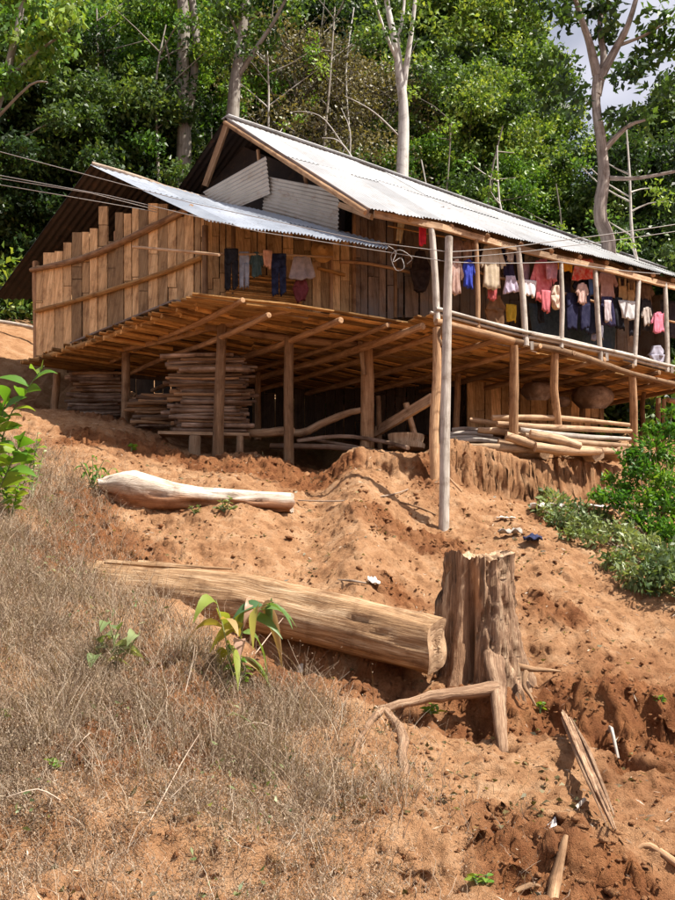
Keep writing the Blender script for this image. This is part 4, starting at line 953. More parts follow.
stump = thing('tree_stump', 'tall weathered tree stump with flaring bark and bare roots', 'stump')
SC = P(477, 668, 8.55); SC[2] = g1(SC[0], SC[1])-.40; ztop = P(477, 556, 8.55)[2]
def stump_mesh():
    seg, nl = 128, 56; V = []; G = []; TT = []
    for i in range(nl+1):
        v = i/nl; z = SC[2]+(ztop-SC[2])*v
        for j in range(seg):
            an = 2*math.pi*j/seg; ca, sa = math.cos(an), math.sin(an)
            r = .295+.20*(1-v)**2.3
            # buttresses: front right, back, left
            for a0, w, h in ((-1.15, .38, .24), (-.3, .3, .16), (2.95, .42, .20), (1.6, .5, .1), (-2.2, .25, .12)):
                dd = (an-a0+math.pi) % (2*math.pi)-math.pi; r += h*math.exp(-(dd/w)**2)*((1-v)**1.6*.9+.12)
            fl_ = float(perlin(np.array([an*5.2]), np.array([v*1.4+.4*math.sin(an*2)]), 31)[0])+.6*float(perlin(np.array([an*11]), np.array([v*3.2]), 32)[0])
            dl = (an+2.15+math.pi) % (2*math.pi)-math.pi; bare = math.exp(-(dl/.55)**4)     # bark has come off the left of the front
            r += (.05*fl_-.085*max(0, 1-abs(fl_)*6))*(1-.75*bare)-.035*bare
            dh = (an+1.72+.25*(v-.7)+math.pi) % (2*math.pi)-math.pi; TT.append(.5+.55*math.exp(-(dh/.17)**4)*math.exp(-((v-.80)/.17)**4)+.22*bare)
            dl = (an+2.15+math.pi) % (2*math.pi)-math.pi; bare = math.exp(-(dl/.55)**4)
            r += (.026*float(perlin(np.array([an*19]), np.array([v*9]), 33)[0])+.012*float(perlin(np.array([an*37]), np.array([v*26]), 34)[0]))*(1-.7*bare)
            dd = (an+1.95+math.pi) % (2*math.pi)-math.pi; r -= .20*math.exp(-(dd/.15)**2)*min(1, (1-v)*1.6)     # dark cleft on the front
            zz = z
            if v > .8: zz += (v-.8)/.2*(.04*math.sin(an*2+1)+.03*fl_+.012*math.sin(an*7))
            V.append(V3((SC[0]+ca*r*1.02+.03*v, SC[1]+sa*r*.9, zz))); G.append([ca*r*9, sa*r*9, v*.55])
    Fc = [(i*seg+j, i*seg+(j+1) % seg, (i+1)*seg+(j+1) % seg, (i+1)*seg+j) for i in range(nl) for j in range(seg)]
    b = MB(); b.add(V, Fc, G, TT); o = b.build('bark', M['stump'], stump, True)
    rim = V[nl*seg:]; c = sum(rim)/seg; VV = []; GG = []; K = 8
    for k in range(K+1):
        f = 1-k/K
        for j, p in enumerate(rim):
            q = c+(p-c)*max(f, .01); q = q+V3((0, 0, (0 if k == 0 else -.03-.03*math.sin(j*.4+k)-.02*math.sin(j*1.3)))); VV.append(q); GG.append([q[0]*9, q[1]*9, f])
    b = MB(); b.add(VV, [(k*seg+j, k*seg+(j+1) % seg, (k+1)*seg+(j+1) % seg, (k+1)*seg+j) for k in range(K) for j in range(seg)], GG, .7); b.build('top_face', M['cutwood'], stump, True)
stump_mesh()
b = MB()
for j in range(12):     # the bare orange heartwood patch on the front
    pass
def roots(name, pts, r, mat, seg=10, e=.0):
    b = MB(); q = [P(*z) for z in pts]; b.tube(q, r, seg, .05, bump=.12, smooth=5); o = b.build(name, M[mat], stump, True); return o
def gp(px, py, up=.03):
    h = hit(px, py); return h+V3((0, 0, up))
def groot(name, pts, r, mat='redlog', up=.04, seg=10, parent=stump, lb=None):
    b = MB(); q = [gp(x, y, up) for x, y in pts]; b.tube(q, r, seg, .06, bump=.12, smooth=4)
    o = b.build(name, M[mat], parent, True)
    if lb: o['label'] = lb
    return o
q = [P(489, 645, 8.35), P(492, 660, 8.15), P(494, 673, 7.98), P(497, 688, 7.88), P(498, 705, 7.72), P(500, 728, 7.5), P(503, 757, 7.28), P(504, 772, 7.3)]
b = MB(); b.tube(q, [.05, .085, .08, .065, .055, .05, .04, .015], 12, .05, t=.35, bump=.12, smooth=4); b.build('root', M['stump'], stump, True)['label'] = 'thick root running straight down the bank'
q = [P(497, 688, 7.86), P(470, 692, 7.78), P(440, 695, 7.75), P(410, 702, 7.7), P(380, 710, 7.66), P(370, 716, 7.75)]
b = MB(); b.tube(q, [.06, .05, .052, .038, .034, .012], 12, .14, bump=.2, smooth=3, t=.55); b.build('root', M['rootwood'], stump, True)['label'] = 'reddish root running left along the bank edge'
q = [P(382, 710, 7.64), gp(372, 722, .02), gp(362, 736, .01), gp(355, 752, .02), gp(353, 764, -.05)]
b = MB(); b.tube(q, [.03, .022, .02, .015, .006], 9, .14, smooth=3, t=.5); b.build('root', M['rootwood'], stump, True)
q = [P(384, 710, 7.64), gp(394, 726, .03), gp(403, 742, .03), gp(402, 758, .02), gp(405, 772, .0), gp(402, 782, -.06)]
b = MB(); b.tube(q, [.034, .032, .036, .03, .032, .016], 9, .14, bump=.15, smooth=3, t=.5); b.build('root', M['rootwood'], stump, True)
q = [P(508, 664, 8.3), P(525, 668, 8.2), P(545, 670, 8.3), P(560, 671, 8.45)]
b = MB(); b.tube(q, [.04, .03, .02, .008], 8, .06, smooth=4); b.build('root', M['pole'], stump, True)
q = [P(526, 672, 8.05), P(524, 685, 7.9), P(530, 695, 7.85), P(536, 706, 7.8)]
b = MB(); b.tube(q, [.025, .02, .016, .006], 8, .06, smooth=4); b.build('root', M['pole'], stump, True)
settle(stump)
# splintered plank lower right
def splinterwood(name, label, a, c, w, h, mat, seed, n=9):
    b = MB(); rr = random.Random(seed); a = V3(a); c = V3(c); d = (c-a); L_ = np.linalg.norm(d); d /= L_
    x = np.cross(d, (0, 0, 1)); x /= np.linalg.norm(x); y = np.cross(x, d)
    for k in range(n):
        ox = (k/(n-1)-.5)*w; s0 = rr.uniform(0, .1)+.15*abs(k/(n-1)-.5); s1 = rr.uniform(.75, 1.0)
        oy = h*rr.uniform(-.4, .4)
        m = a+d*L_*(s0+s1)/2+x*ox+y*(oy+rr.uniform(.0, .03))
        b.tube([a+d*L_*s0+x*ox*.8+y*oy, m, a+d*L_*s1+x*ox*.7+y*oy], [w*.10, w*.17, w*.04], 6, .12, bump=.2, smooth=3)
    b.tube([a+d*L_*.03, a+d*L_*.35+y*h*.2, a+d*L_*.7, c], [w*.14, w*.36, w*.3, w*.05], 8, .1, bump=.2, smooth=4)
    o = b.build(name, M[mat]); tag(o, label, 'wood'); return o
a_, c_ = P(565, 724, 7.55), P(612, 842, 6.15)
a_ = gp(563, 722, .07); c_ = gp(614, 842, .06)
splinterwood('splintered_timber', 'long splintered yellowish timber lying down the bank at lower right', a_, c_, .085, .06, 'rootwood', 5, 9)
splinterwood('wood_chips', 'bundle of grey splinters on the ground right of the log end', gp(449, 652, .04), gp(478, 668, .04), .25, .05, 'greypole', 6, 7)
limb('stick', 'short bluish grey stick standing out of the dark bank at right', 'stick', [gp(609, 738, .02), gp(612, 746, .12), gp(618, 762, .02)], .014, 'greypole')
limb('stick', 'pale stick end rising from the bank at the bottom edge', 'stick', [gp(567, 856, .10), gp(562, 870, .06), gp(556, 890, .02), gp(551, 908, -.04)], [.012, .024, .032, .03], 'pole')
limb('stick', 'reddish root lying along the bottom bank near the pale stick', 'root', [gp(500, 898, -.02), gp(530, 892, .02), gp(560, 893, -.02)], [.008, .016, .008], 'pole')
limb('stick', 'pale twig lying across the bank at the lower right edge', 'twig', [gp(634, 850, -.02), gp(650, 855, .02), gp(680, 874, .03)], [.006, .018, .022], 'pole')
limb('stick', 'small dark stick on the bank left of the splintered timber', 'twig', [gp(576, 812, .02), gp(585, 806, .04)], .012, 'palelog')
limb('branch', 'thin pale branch on the ground above the middle of the big log', 'branch', [gp(338, 582, .02), gp(352, 584, .03), gp(366, 586, .02)], [.005, .013, .008], 'twig')
limb('stick', 'long thin stick lying from the bleached log toward the pole', 'stick', [gp(298, 503, .03), gp(340, 504, .03), gp(390, 497, .03), gp(408, 492, .03)], .009, 'twig')
limb('stick', 'dark thin stick on the ground left of the pale pole base', 'stick', [gp(400, 505, .03), gp(420, 510, .03), gp(436, 518, .03)], .012, 'pole')
limb('stick', 'slanting stick leaning beside the leaning stilt base', 'stick', [P(449, 478, 13.0), P(462, 492, 12.95)], .016, 'pole')
for i, (x0, y0, x1, y1) in enumerate(((185, 700, 195, 660), (150, 832, 200, 760), (60, 810, 5, 828), (230, 740, 275, 752), (95, 745, 75, 775), (255, 660, 310, 605), (200, 790, 170, 830))):
    a = gp(x0, y0, .05); c = gp(x1, y1, .16); limb('dry_twig', ['bare pale twig standing in the dry weeds below the green sapling', 'long curved twig in the dry weeds low on the left', 'twig at the bottom left edge of the dry weeds', 'thin level twig in weeds below the big log', 'short twig in the weeds at far left', 'bare twig rising in front of the big log', 'crooked short twig near the bottom of the weeds'][i], 'twig', [a, a*.5+c*.5+V3((.02, 0, .05)), c], [.005, .004, .002], 'twig', rough=.15, seg=5)
# litter: scraps
def scrap(name, label, cat, px, py, w, h, col, seed, lift=.03):
    c = gp(px, py, lift); rr = random.Random(seed); b = MB(); V = []; n1, n2 = 9, 7; mm = cloth(name+'_m', col)
    for s in (1, -1):
        for j in range(n2+1):
            for i in range(n1+1):
                u, v = i/n1-.5, j/n2-.5; r_ = 1-.35*(abs(u)*2)**3*(1 if rr.random() < .7 else .5)
                x_, y_ = c[0]+u*w, c[1]+v*h*r_
                V.append(V3((x_, y_, max(g1(x_, y_)+.01, c[2]-.03)+lift*.7*(1+math.sin(i*1.3+seed)*math.cos(j*1.7+seed))+s*.004)))
    K = (n1+1)*(n2+1); Fc = []
    for j in range(n2):
        for i in range(n1):
            a = j*(n1+1)+i; q = (a, a+1, a+n1+2, a+n1+1); Fc += [q, tuple(K+t for t in q[::-1])]
    ring = list(range(n1+1))+[j*(n1+1)+n1 for j in range(1, n2+1)]+[n2*(n1+1)+i for i in range(n1-1, -1, -1)]+[j*(n1+1) for j in range(n2-1, 0, -1)]
    Fc += [(a, K+a, K+c2, c2) for a, c2 in zip(ring, ring[1:]+ring[:1])]
    b.add(V, Fc); o = b.build(name, mm, None, True); tag(o, label, cat)
scrap('paper_scrap', 'small white scrap on the ground above the big log', 'scrap', 374, 585, .13, .12, (.62, .60, .57), 1)
scrap('rag', 'crumpled dark blue rag on the path right of the stump', 'rag', 533, 545, .22, .2, (.03, .035, .08), 2, .06)
scrap('rag', 'crumpled grey rag beside the dark blue rag', 'rag', 510, 536, .30, .2, (.28, .25, .22), 3, .05)
scrap('sacking', 'large pale sacking heaped at the foot of the cut bank', 'sacking', 548, 513, .5, .18, (.45, .41, .36), 4, .08)
scrap('sacking', 'flat pale cloth half hidden by the leafy bush near the cut bank', 'cloth', 600, 512, .6, .3, (.48, .42, .42), 5, .06)
scrap('paper_scrap', 'tiny pale scrap near the root fork', 'scrap', 300, 672, .06, .05, (.6, .56, .5), 6, .01)
scrap('paper_scrap', 'tiny white flake low on the bank left of the timber', 'scrap', 552, 828, .05, .05, (.62, .58, .55), 7, .01)
scrap('plastic_scrap', 'pale plastic scrap lying at the path below the sacking', 'scrap', 506, 520, .25, .12, (.55, .45, .38), 8, .03)

# ------------------------------------------------------------------ vegetation
def leaves(cen, L, Wd, seed, droop=.2, tint=None, fold=.15, dirs=None):
    """cen: Nx3 leaf bases -> verts, faces(quads), tint"""
    rg = np.random.default_rng(seed); n_ = len(cen)
    d = rg.normal(0, 1, (n_, 3)) if dirs is None else dirs+rg.normal(0, .25, (n_, 3)); d[:, 2] -= droop; d /= np.linalg.norm(d, axis=1, keepdims=True)+1e-9
    s = np.cross(d, rg.normal(0, 1, (n_, 3))); s /= np.linalg.norm(s, axis=1, keepdims=True)+1e-9
    nn = np.cross(d, s); L_ = L*rg.uniform(.6, 1.3, (n_, 1)); W_ = Wd*rg.uniform(.7, 1.2, (n_, 1))
    v0 = cen; v1 = cen+d*L_*.45+s*W_*.5+nn*L_*fold; v2 = cen+d*L_-nn*L_*fold*.6; v3 = cen+d*L_*.45-s*W_*.5+nn*L_*fold
    V = np.stack([v0, v1, v2, v3], 1).reshape(-1, 3); Fc = np.arange(n_*4).reshape(-1, 4)
    t = rg.uniform(0, 1, n_) if tint is None else tint
    return V, Fc, np.repeat(np.clip(t, 0, 1), 4)
def crown_pts(clumps, per, seed, shell=.35):
    rg = np.random.default_rng(seed); out = []; tn = []
    for (c, r, tb) in clumps:
        m = int(per*r**1.6)+8; q = rg.normal(0, 1, (m, 3)); q /= np.linalg.norm(q, axis=1, keepdims=True)
        rad = r*(shell+(1-shell)*rg.uniform(0, 1, (m, 1))**.7); p = V3(c)+q*rad*np.array([1, 1, .62])
        p += rg.normal(0, r*.10, (m, 3)); out.append(p); tn.append(tb+rg.normal(0, .16, m))
    return np.concatenate(out), np.concatenate(tn)
def tree_proto(seed, H, spread, nclump, leaf, per, mat, bark, trunk_r=.18, crown_lo=.25, bare=False):
    rr = random.Random(seed); root = thing('tree', None, None); b = MB()
    tp = [V3((0, 0, -.6))]; x = y = 0
    for i in range(1, 7):
        x += rr.uniform(-.05, .05)*H; y += rr.uniform(-.04, .04)*H; tp.append(V3((x*.6, y*.6, H*.86*i/6)))
    b.tube(tp, [trunk_r*(1.25-i*.18) for i in range(7)], 8, .05, smooth=2)
    cl = []
    for k in range(nclump):
        u = crown_lo+(1-crown_lo)*rr.random()**.8; base = poly(tp, min(1, u*.92)); an = rr.uniform(0, 6.28)
        prof = math.sin(min(1, (u-crown_lo)/(1-crown_lo)*.85+.15)*math.pi)**.6
        l = spread*prof*rr.uniform(.35, 1.0); e = base+V3((math.cos(an)*l, math.sin(an)*l, l*rr.uniform(-.05, .65)+.06*H*(u > .8)))
        if k % (2 if bare else 3) == 0:
            m = base*.5+e*.5+V3((0, 0, .12*l)); b.tube([base, m, e], [trunk_r*.30*(1.3-u), trunk_r*.16, .018], 5, .08, smooth=2, caps=False)
            if bare:
                for _ in range(4):
                    f = m*.4+e*.6; b.tube([f, f+NR.normal(0, .55, 3)+V3((0, 0, .2))], [.02, .006], 4, .1, caps=False)
        cl.append((e, rr.uniform(.3, 1.0)**1.3*spread*.27, rr.choice((.2, .35, .5, .65, .85))))
    b.build('trunk', M[bark], root, True)
    p, t = crown_pts(cl, per, seed); V, Fc, T = leaves(p, leaf, leaf*.55, seed+1, .25, t)
    fastmesh('crown', V, Fc, M[mat], T, root)
    return root
def place(proto, x, y, s, rz, label, group=None, first=[set()], sink=0, sz=None):
    if proto.name not in first[0]: first[0].add(proto.name); o = proto
    else:
        o = proto.copy(); COL.objects.link(o)
        for c in proto.children:
            d_ = c.copy(); COL.objects.link(d_); d_.parent = o
    for k in ('group',):
        if k in o: del o[k]
    o.location = (x, y, g1(x, y)-sink); o.rotation_euler = (0, 0, rz); o.scale = (s, s, sz or s); tag(o, label, 'tree', group); return o
pr = [tree_proto(1, 13, 3.8, 240, .165, 900, 'leaf_dark', 'greybark'),
      tree_proto(2, 12, 3.8, 200, .16, 800, 'leaf_mid', 'greybark'),
      tree_proto(3, 10, 3.5, 180, .15, 750, 'leaf_light', 'greybark', crown_lo=.12),
      tree_proto(4, 15, 3.8, 160, .16, 600, 'leaf_mid', 'whitebark', crown_lo=.4),
      tree_proto(5, 9, 3.4, 130, .10, 330, 'leaf_dry', 'greybark', trunk_r=.11, crown_lo=.15, bare=True),
      tree_proto(6, 7, 3.4, 190, .14, 900, 'leaf_dark', 'greybark', crown_lo=.05)]
kinds = ['dark broadleaf tree', 'green leafy tree', 'bright yellow green tree', 'tall open green tree', 'dry half bare brown tree', 'low dark bushy tree']
spots = [ # px, Y, proto, scale, where
 (-40, 24, 0, .95, 'at the left edge nearest the house'), (30, 26, 5, 1.2, 'behind the left gable, lowest of the forest edge'), (70, 29, 1, 1.0, 'behind and above the left gable'),
 (115, 27, 5, 1.25, 'right behind the left gable peak'), (150, 33, 0, 1.1, 'between the left gable and the twin grey trunks'), (215, 31, 0, .9, 'just behind the main gable peak'),
 (-10, 33, 0, 1.1, 'at upper left beyond the first trees'), (100, 38, 1, 1.15, 'high on the hill above the left gable'), (270, 28.5, 4, 1.35, 'brown haze of twigs behind the roof ridge'),
 (320, 30, 4, 1.2, 'behind the upper roof ridge left of the white trunk'), (355, 29, 4, 1.2, 'left beside the white trunk'), (300, 41, 0, 1.5, 'high behind the dry brown trees'),
 (432, 27, 2, .8, 'right of the white trunk behind the roof'), (480, 29, 1, 1.0, 'in the middle behind the roof slope'), (510, 27, 2, .78, 'behind the roof left of the leaning trunk'),
 (550, 30, 2, .72, 'directly left of the leaning trunk'), (455, 37, 1, 1.5, 'high up between white trunk and leaning trunk'), (500, 40, 3, 1.15, 'tall behind the yellow green trees'),
 (400, 42, 0, 1.55, 'high behind the white trunk'), (640, 28, 5, 1.2, 'at the right edge behind the roof end'), (690, 30, 0, .85, 'at the right edge, dark and tall'),
 (600, 33, 5, 1.0, 'low behind the leaning trunk'), (655, 38, 1, .6, 'upper right beyond the dark bushes'), (210, 45, 3, 1.35, 'top of the hill above the main gable'),
 (20, 46, 3, 1.2, 'top of the hill at upper left'), (120, 52, 0, 1.3, 'hilltop above the twin trunks'), (350, 52, 1, 1.6, 'hilltop above the dry trees'), (480, 52, 1, 1.6, 'hilltop above the yellow green trees'),
 (265, 27, 5, .75, 'low dark behind the main gable'), (700, 45, 0, 1.1, 'far upper right'), (-90, 30, 1, 1.1, 'outside left of the forest edge'), (250, 62, 0, 1.4, 'far hilltop centre left'), (420, 64, 0, 1.4, 'far hilltop centre'), (60, 64, 0, 1.4, 'far hilltop left'), (140, 28, 2, 1.15, 'sunlit gap left of the twin grey trunks')]
for i, (px, Y, k, s, w) in enumerate(spots):
    x = (px-337.5)/880*Y; place(pr[k], x, Y, s, R.uniform(0, 6.28), kinds[k]+' '+w, 'trees of the forest behind the house')
# individual foreground-forest trees with traced trunks
def custom_tree(name, label, trunks, clumps, bark, mat, leaf, per, seed, droop=.3):
    root = thing(name, label, 'tree'); b = MB()
    for pts, r0, r1 in trunks:
        q = [P(*z) for z in pts]; b.tube(q, list(np.linspace(r0, r1, len(q))), 9, .05, smooth=3, bump=.05, t=.5)
    b.build('trunk', M[bark], root, True)
    if clumps:
        p, t = crown_pts([(P(x, y, Y), r, tb) for x, y, Y, r, tb in clumps], per, seed, .2); V, Fc, T = leaves(p, leaf, leaf*.6, seed+1, droop, t); fastmesh('crown', V, Fc, M[mat], T, root)
    settle(root); return root
def gtr(px, Y): x = (px-337.5)/880*Y; return x
rr = random.Random(12)
def cl(n_, x0, x1, y0, y1, Y0, Y1, r0, r1, tb): return [(rr.uniform(x0, x1), rr.uniform(y0, y1), rr.uniform(Y0, Y1), rr.uniform(r0, r1), rr.uniform(*tb)) for _ in range(n_)]
custom_tree('pale_tree', 'slim tree with a bright white trunk rising behind the middle of the roof',
  [([(402, 235, 23.6), (402, 175, 23.6), (404, 120, 23.6), (400, 75, 23.6), (396, 45, 23.6), (388, 10, 23.6), (383, -30, 23.6)], .20, .06),
   ([(403, 90, 23.6), (408, 55, 23.5), (413, 20, 23.4), (417, -20, 23.4)], .10, .04), ([(397, 60, 23.6), (386, 35, 23.4), (376, 5, 23.2), (370, -20, 23.2)], .06, .02),
   ([(396, 45, 23.6), (403, 15, 23.6), (405, -15, 23.8)], .06, .03), ([(402, 140, 23.6), (385, 122, 23.3), (368, 108, 23), (345, 96, 22.8)], .03, .01)],
  cl(16, 365, 430, -30, 60, 22.8, 24.6, .3, .6, (.3, .8)), 'whitebark', 'leaf_mid', .17, 190, 5)
custom_tree('twin_trunk_tree', 'tree with two grey trunks side by side left of the main gable',
  [([(182, 250, 25), (184, 150, 25), (182, 80, 25), (184, 30, 25), (180, -30, 25)], .24, .15), ([(186, 130, 25.2), (192, 90, 25.2), (196, 40, 25.2), (192, 0, 25.2), (190, -30, 25.2)], .15, .1),
   ([(184, 100, 25), (172, 70, 24.8), (165, 40, 24.6)], .05, .02)],
  cl(18, 130, 240, -35, 60, 24.0, 26.5, .35, .8, (.2, .8)), 'greybark', 'leaf_mid', .18, 190, 6)
custom_tree('slanted_tree', 'tree with a brownish slanting trunk above the main gable peak',
  [([(228, 200, 24), (233, 115, 24), (236, 75, 24), (242, 35, 24), (247, -30, 24)], .2, .12), ([(236, 80, 24), (255, 50, 23.8), (275, 20, 23.6), (290, -10, 23.4)], .09, .03), ([(242, 40, 24), (232, 20, 24), (226, -10, 24)], .06, .03)],
  cl(14, 215, 300, -30, 50, 23.4, 25, .35, .75, (.2, .7)), 'greybark', 'leaf_mid', .18, 190, 7)
custom_tree('leaning_tree', 'tree with a crooked pinkish trunk and large dark leaves at upper right',
  [([(609, 290, 21), (608, 240, 21), (601, 222, 21), (600, 205, 21), (604, 175, 21), (601, 140, 21), (596, 105, 21), (597, 70, 21)], .19, .10),
   ([(597, 75, 21), (590, 45, 20.8), (582, 20, 20.6), (572, -10, 20.5)], .12, .05), ([(597, 95, 21), (604, 60, 21), (600, 30, 21), (603, -10, 21)], .11, .05),
   ([(600, 80, 21), (615, 50, 20.8), (628, 25, 20.6), (640, -15, 20.4)], .12, .05), ([(604, 150, 21), (618, 135, 20.9), (630, 125, 20.8), (645, 120, 20.8)], .08, .03), ([(608, 178, 21), (640, 178, 20.6), (690, 168, 20.3)], .06, .03), ([(620, 45, 20.8), (645, 35, 20.6), (670, 20, 20.5)], .05, .02)],
  cl(40, 545, 700, -30, 125, 20.0, 22, .25, .6, (.0, .6)), 'redbark', 'leaf_mid', .24, 150, 8)
custom_tree('drooping_leaf_tree', 'light green tree with hanging leaf sprays at the top left corner',
  [([(-30, 260, 19), (-15, 150, 19), (10, 60, 19), (30, -30, 19)], .14, .06), ([(5, 80, 19), (40, 50, 18.8), (70, 30, 18.8)], .05, .02), ([(-5, 120, 19), (30, 85, 18.8), (48, 82, 18.8)], .04, .015)],
  cl(26, -25, 70, -20, 92, 18.3, 19.4, .25, .55, (.35, 1)), 'greybark', 'leaf_light', .2, 210, 9, 1.0)
custom_tree('bare_branch', 'bare pale branch arching up behind the roof ridge left of the white trunk',
  [([(360, 175, 22), (352, 158, 22), (343, 145, 22), (334, 139, 22), (322, 138, 22)], .035, .01), ([(345, 148, 22), (325, 120, 22), (308, 112, 22), (290, 112, 22)], .018, .006), ([(350, 155, 22), (350, 130, 22), (341, 108, 22)], .016, .006)], None, 'whitebark', None, 0, 0, 10)
for i, (x, Y, hgt, r, lb) in enumerate([(152, 24.5, 10, .07, 'thin dark stem left of the twin grey trunks'), (275, 25, 11, .06, 'thin stem rising behind the main gable peak'), (310, 26, 12, .07, 'thin pale stem behind the upper roof ridge'), (345, 27, 12, .06, 'thin stem left of the white trunk'), (430, 25, 8, .05, 'thin stem right of the white trunk'), (447, 24.5, 7, .05, 'crooked thin stem behind the roof middle'), (478, 25, 8, .06, 'thin forked stem behind the roof slope'), (530, 24, 8, .06, 'thin leaning stem left of the crooked pinkish trunk'), (560, 25, 7, .05, 'thin pale stem close left of the crooked pinkish trunk'), (655, 23, 9, .07, 'dark thin stem at the right edge'), (95, 25, 10, .07, 'thin stem above the left gable peak')]):
    bx = (x-337.5)/880*Y; bz = g1(bx, Y)-.3; rr2 = random.Random(i+50); b = MB(); lx = rr2.uniform(-.8, .8)
    q = [V3((bx+lx*f+rr2.uniform(-.12, .12), Y+rr2.uniform(-.2, .2), bz+hgt*f)) for f in (0, .2, .4, .6, .8, 1)]
    b.tube(q, [r, r*.9, r*.8, r*.65, r*.45, .02], 7, .08, smooth=3); root = thing('slim_tree', lb, 'tree'); cs_ = []
    for k in range(9):
        a = poly(q, rr2.uniform(.3, 1)); an = rr2.uniform(0, 6.28); l = rr2.uniform(.6, 1.8); e = a+V3((math.cos(an)*l, math.sin(an)*l*.6, l*rr2.uniform(.2, .9)))
        b.tube([a, a*.5+e*.5+NR.normal(0, .08, 3), e], [r*.4, r*.25, .008], 5, .1, smooth=2, caps=False); cs_.append((e, rr2.uniform(.2, .5), rr2.uniform(.3, 1)))
    b.build('trunk', M['whitebark' if i % 2 else 'greybark'], root, True)
    p, t = crown_pts(cs_, 200, i+70, .1); V, Fc, T = leaves(p, .15, .08, i+80, .3, t); fastmesh('crown', V, Fc, M['leaf_light'], T, root); settle(root)
# understorey mass on the hill
rg = np.random.default_rng(5); cs = []
for _ in range(1500):
    y = 22.5+rg.uniform(0, 1)**1.3*45; x = rg.uniform(-.62, .62)*y
    cs.append(((x, y, g1(x, y)+rg.uniform(.1, 1.1)), rg.uniform(.6, 1.4)*(.8+y/60), rg.choice([.15, .3, .5, .7, .9])))
p, t = crown_pts(cs, 150, 3, .2); V, Fc, T = leaves(p, .24, .13, 4, .1, t)
o = fastmesh('undergrowth', V, Fc, M['leaf_mid'], T); tag(o, 'dense leafy undergrowth covering the hillside behind the house', 'undergrowth', None, 'stuff')
# small shrubs on the slope left behind the house
p = []; cs = [(hit(x, y)+V3((0, 0, .15)), .45, .6) for x, y in ((5, 312), (20, 306), (30, 312), (-10, 306))]
p, t = crown_pts(cs, 420, 31, .2); V, Fc, T = leaves(p, .16, .09, 32, .1, t)
o = fastmesh('shrub', V, Fc, M['leaf_light'], T); tag(o, 'light green low shrub on the slope at the left end of the house', 'shrub')

# dry weeds
def weeds(regions, N_, seed, hmin, hmax, w):
    rg = np.random.default_rng(seed); xs = []; ys = []
    x = rg.uniform(-6.0, 1.2, N_*8); y = 4.4+8.4*rg.uniform(0, 1, N_*8)**1.25
    q = x/y*880+337.5     # column of the photo, only to bound the patch
    edge = np.interp(y, [4.4, 5.2, 6, 7.1, 7.7, 8.6, 9.5, 10.5, 12.8], [.0, .2, .15, .0, -1.35, -2.3, -2.7, -3.0, -4.3])
    dens = 1/(1+np.exp((x-edge)*4.5))*(.35+.65*sstep(-.15, .3, fbm(x*1.3, y*1.3, 3, 77)))
    dens *= np.where(y < 5.6, .28+.6*sstep(4.6, 5.6, y), 1)
    k = rg.uniform(0, 1, len(x)) < dens*.5; x = x[k][:N_]; y = y[k][:N_]; n_ = len(x); z = gz(x, y)
    h = rg.uniform(hmin, hmax, n_)*(.5+.9*rg.uniform(0, 1, n_)**2)*(.6+.4*sstep(5.2, 6.2, y))*(.75+.5*np.clip(fbm(x*2, y*2, 2, 78), -.5, 1)); lean = rg.normal(0, .42, (n_, 2)); segs = 4
    V = []; T = []
    az = rg.uniform(0, 6.28, n_); sx, sy = np.cos(az)*w/2, np.sin(az)*w/2
    tt = rg.uniform(0, 1, n_)
    rows = []
    for s in range(segs+1):
        f = s/segs; cx = x+lean[:, 0]*h*f**1.5+rg.normal(0, .012, n_)*(s > 0); cy = y+lean[:, 1]*h*f**1.5; c_z = z-.02+h*f*(1-.15*f)
        ww = (1-f*.7); rows.append(np.stack([np.stack([cx-sx*ww, cy-sy*ww, c_z], 1), np.stack([cx+sx*ww, cy+sy*ww, c_z], 1)], 1))
    A_ = np.stack(rows, 1).reshape(n_, -1, 3); V = A_.reshape(-1, 3); base = np.arange(n_)[:, None]*(2*(segs+1)); Fq = []
    for s in range(segs): Fq.append(base+np.array([[2*s, 2*s+1, 2*s+3, 2*s+2]]))
    Fq = np.concatenate(Fq); T = np.repeat(tt, 2*(segs+1))
    # dry flakes on the stems
    m = int(n_*1.6); i = rg.integers(0, n_, m); f = rg.uniform(.15, 1, m)
    c_ = np.stack([x[i]+lean[i, 0]*h[i]*f**1.5, y[i]+lean[i, 1]*h[i]*f**1.5, z[i]+h[i]*f], 1)+rg.normal(0, .015, (m, 3))
    V2, F2, T2 = leaves(c_, .018, .0065, seed+1, 0, rg.uniform(.1, .8, m))
    return np.concatenate([V, V2]), np.concatenate([Fq, F2+len(V)]), np.concatenate([T, T2])
V, Fc, T = weeds(None, 120000, 3, .08, .40, .0038)
V9, F9, T9 = weeds(None, 12000, 4, .28, .60, .0062); Fc = np.concatenate([Fc, F9+len(V)]); V = np.concatenate([V, V9]); T = np.concatenate([T, T9*.75])
o = fastmesh('dry_weeds', V, Fc, M['dry'], T); tag(o, 'dense dry brown weeds covering the left of the slope', 'weeds', None, 'stuff')
# sparse green blades in the weeds
rg = np.random.default_rng(9); m = 3600; x = rg.uniform(-5.5, .5, m); y = rg.uniform(4.6, 12.5, m)
k = (fbm(x*1.1, y*1.1, 2, 90) > .22) & (x < np.interp(y, [4.4, 6, 7.7, 9.5, 12.8], [.3, .1, -1.3, -2.6, -4.2])); x, y = x[k], y[k]
c_ = np.stack([x, y, gz(x, y)+rg.uniform(.01, .14, len(x))], 1); V, Fc, T = leaves(c_, .05, .02, 12, -.4)
o = fastmesh('green_weeds', V, Fc, M['leaf_grey'], T); tag(o, 'small green weed leaves scattered among the dry weeds', 'weeds', None, 'stuff')
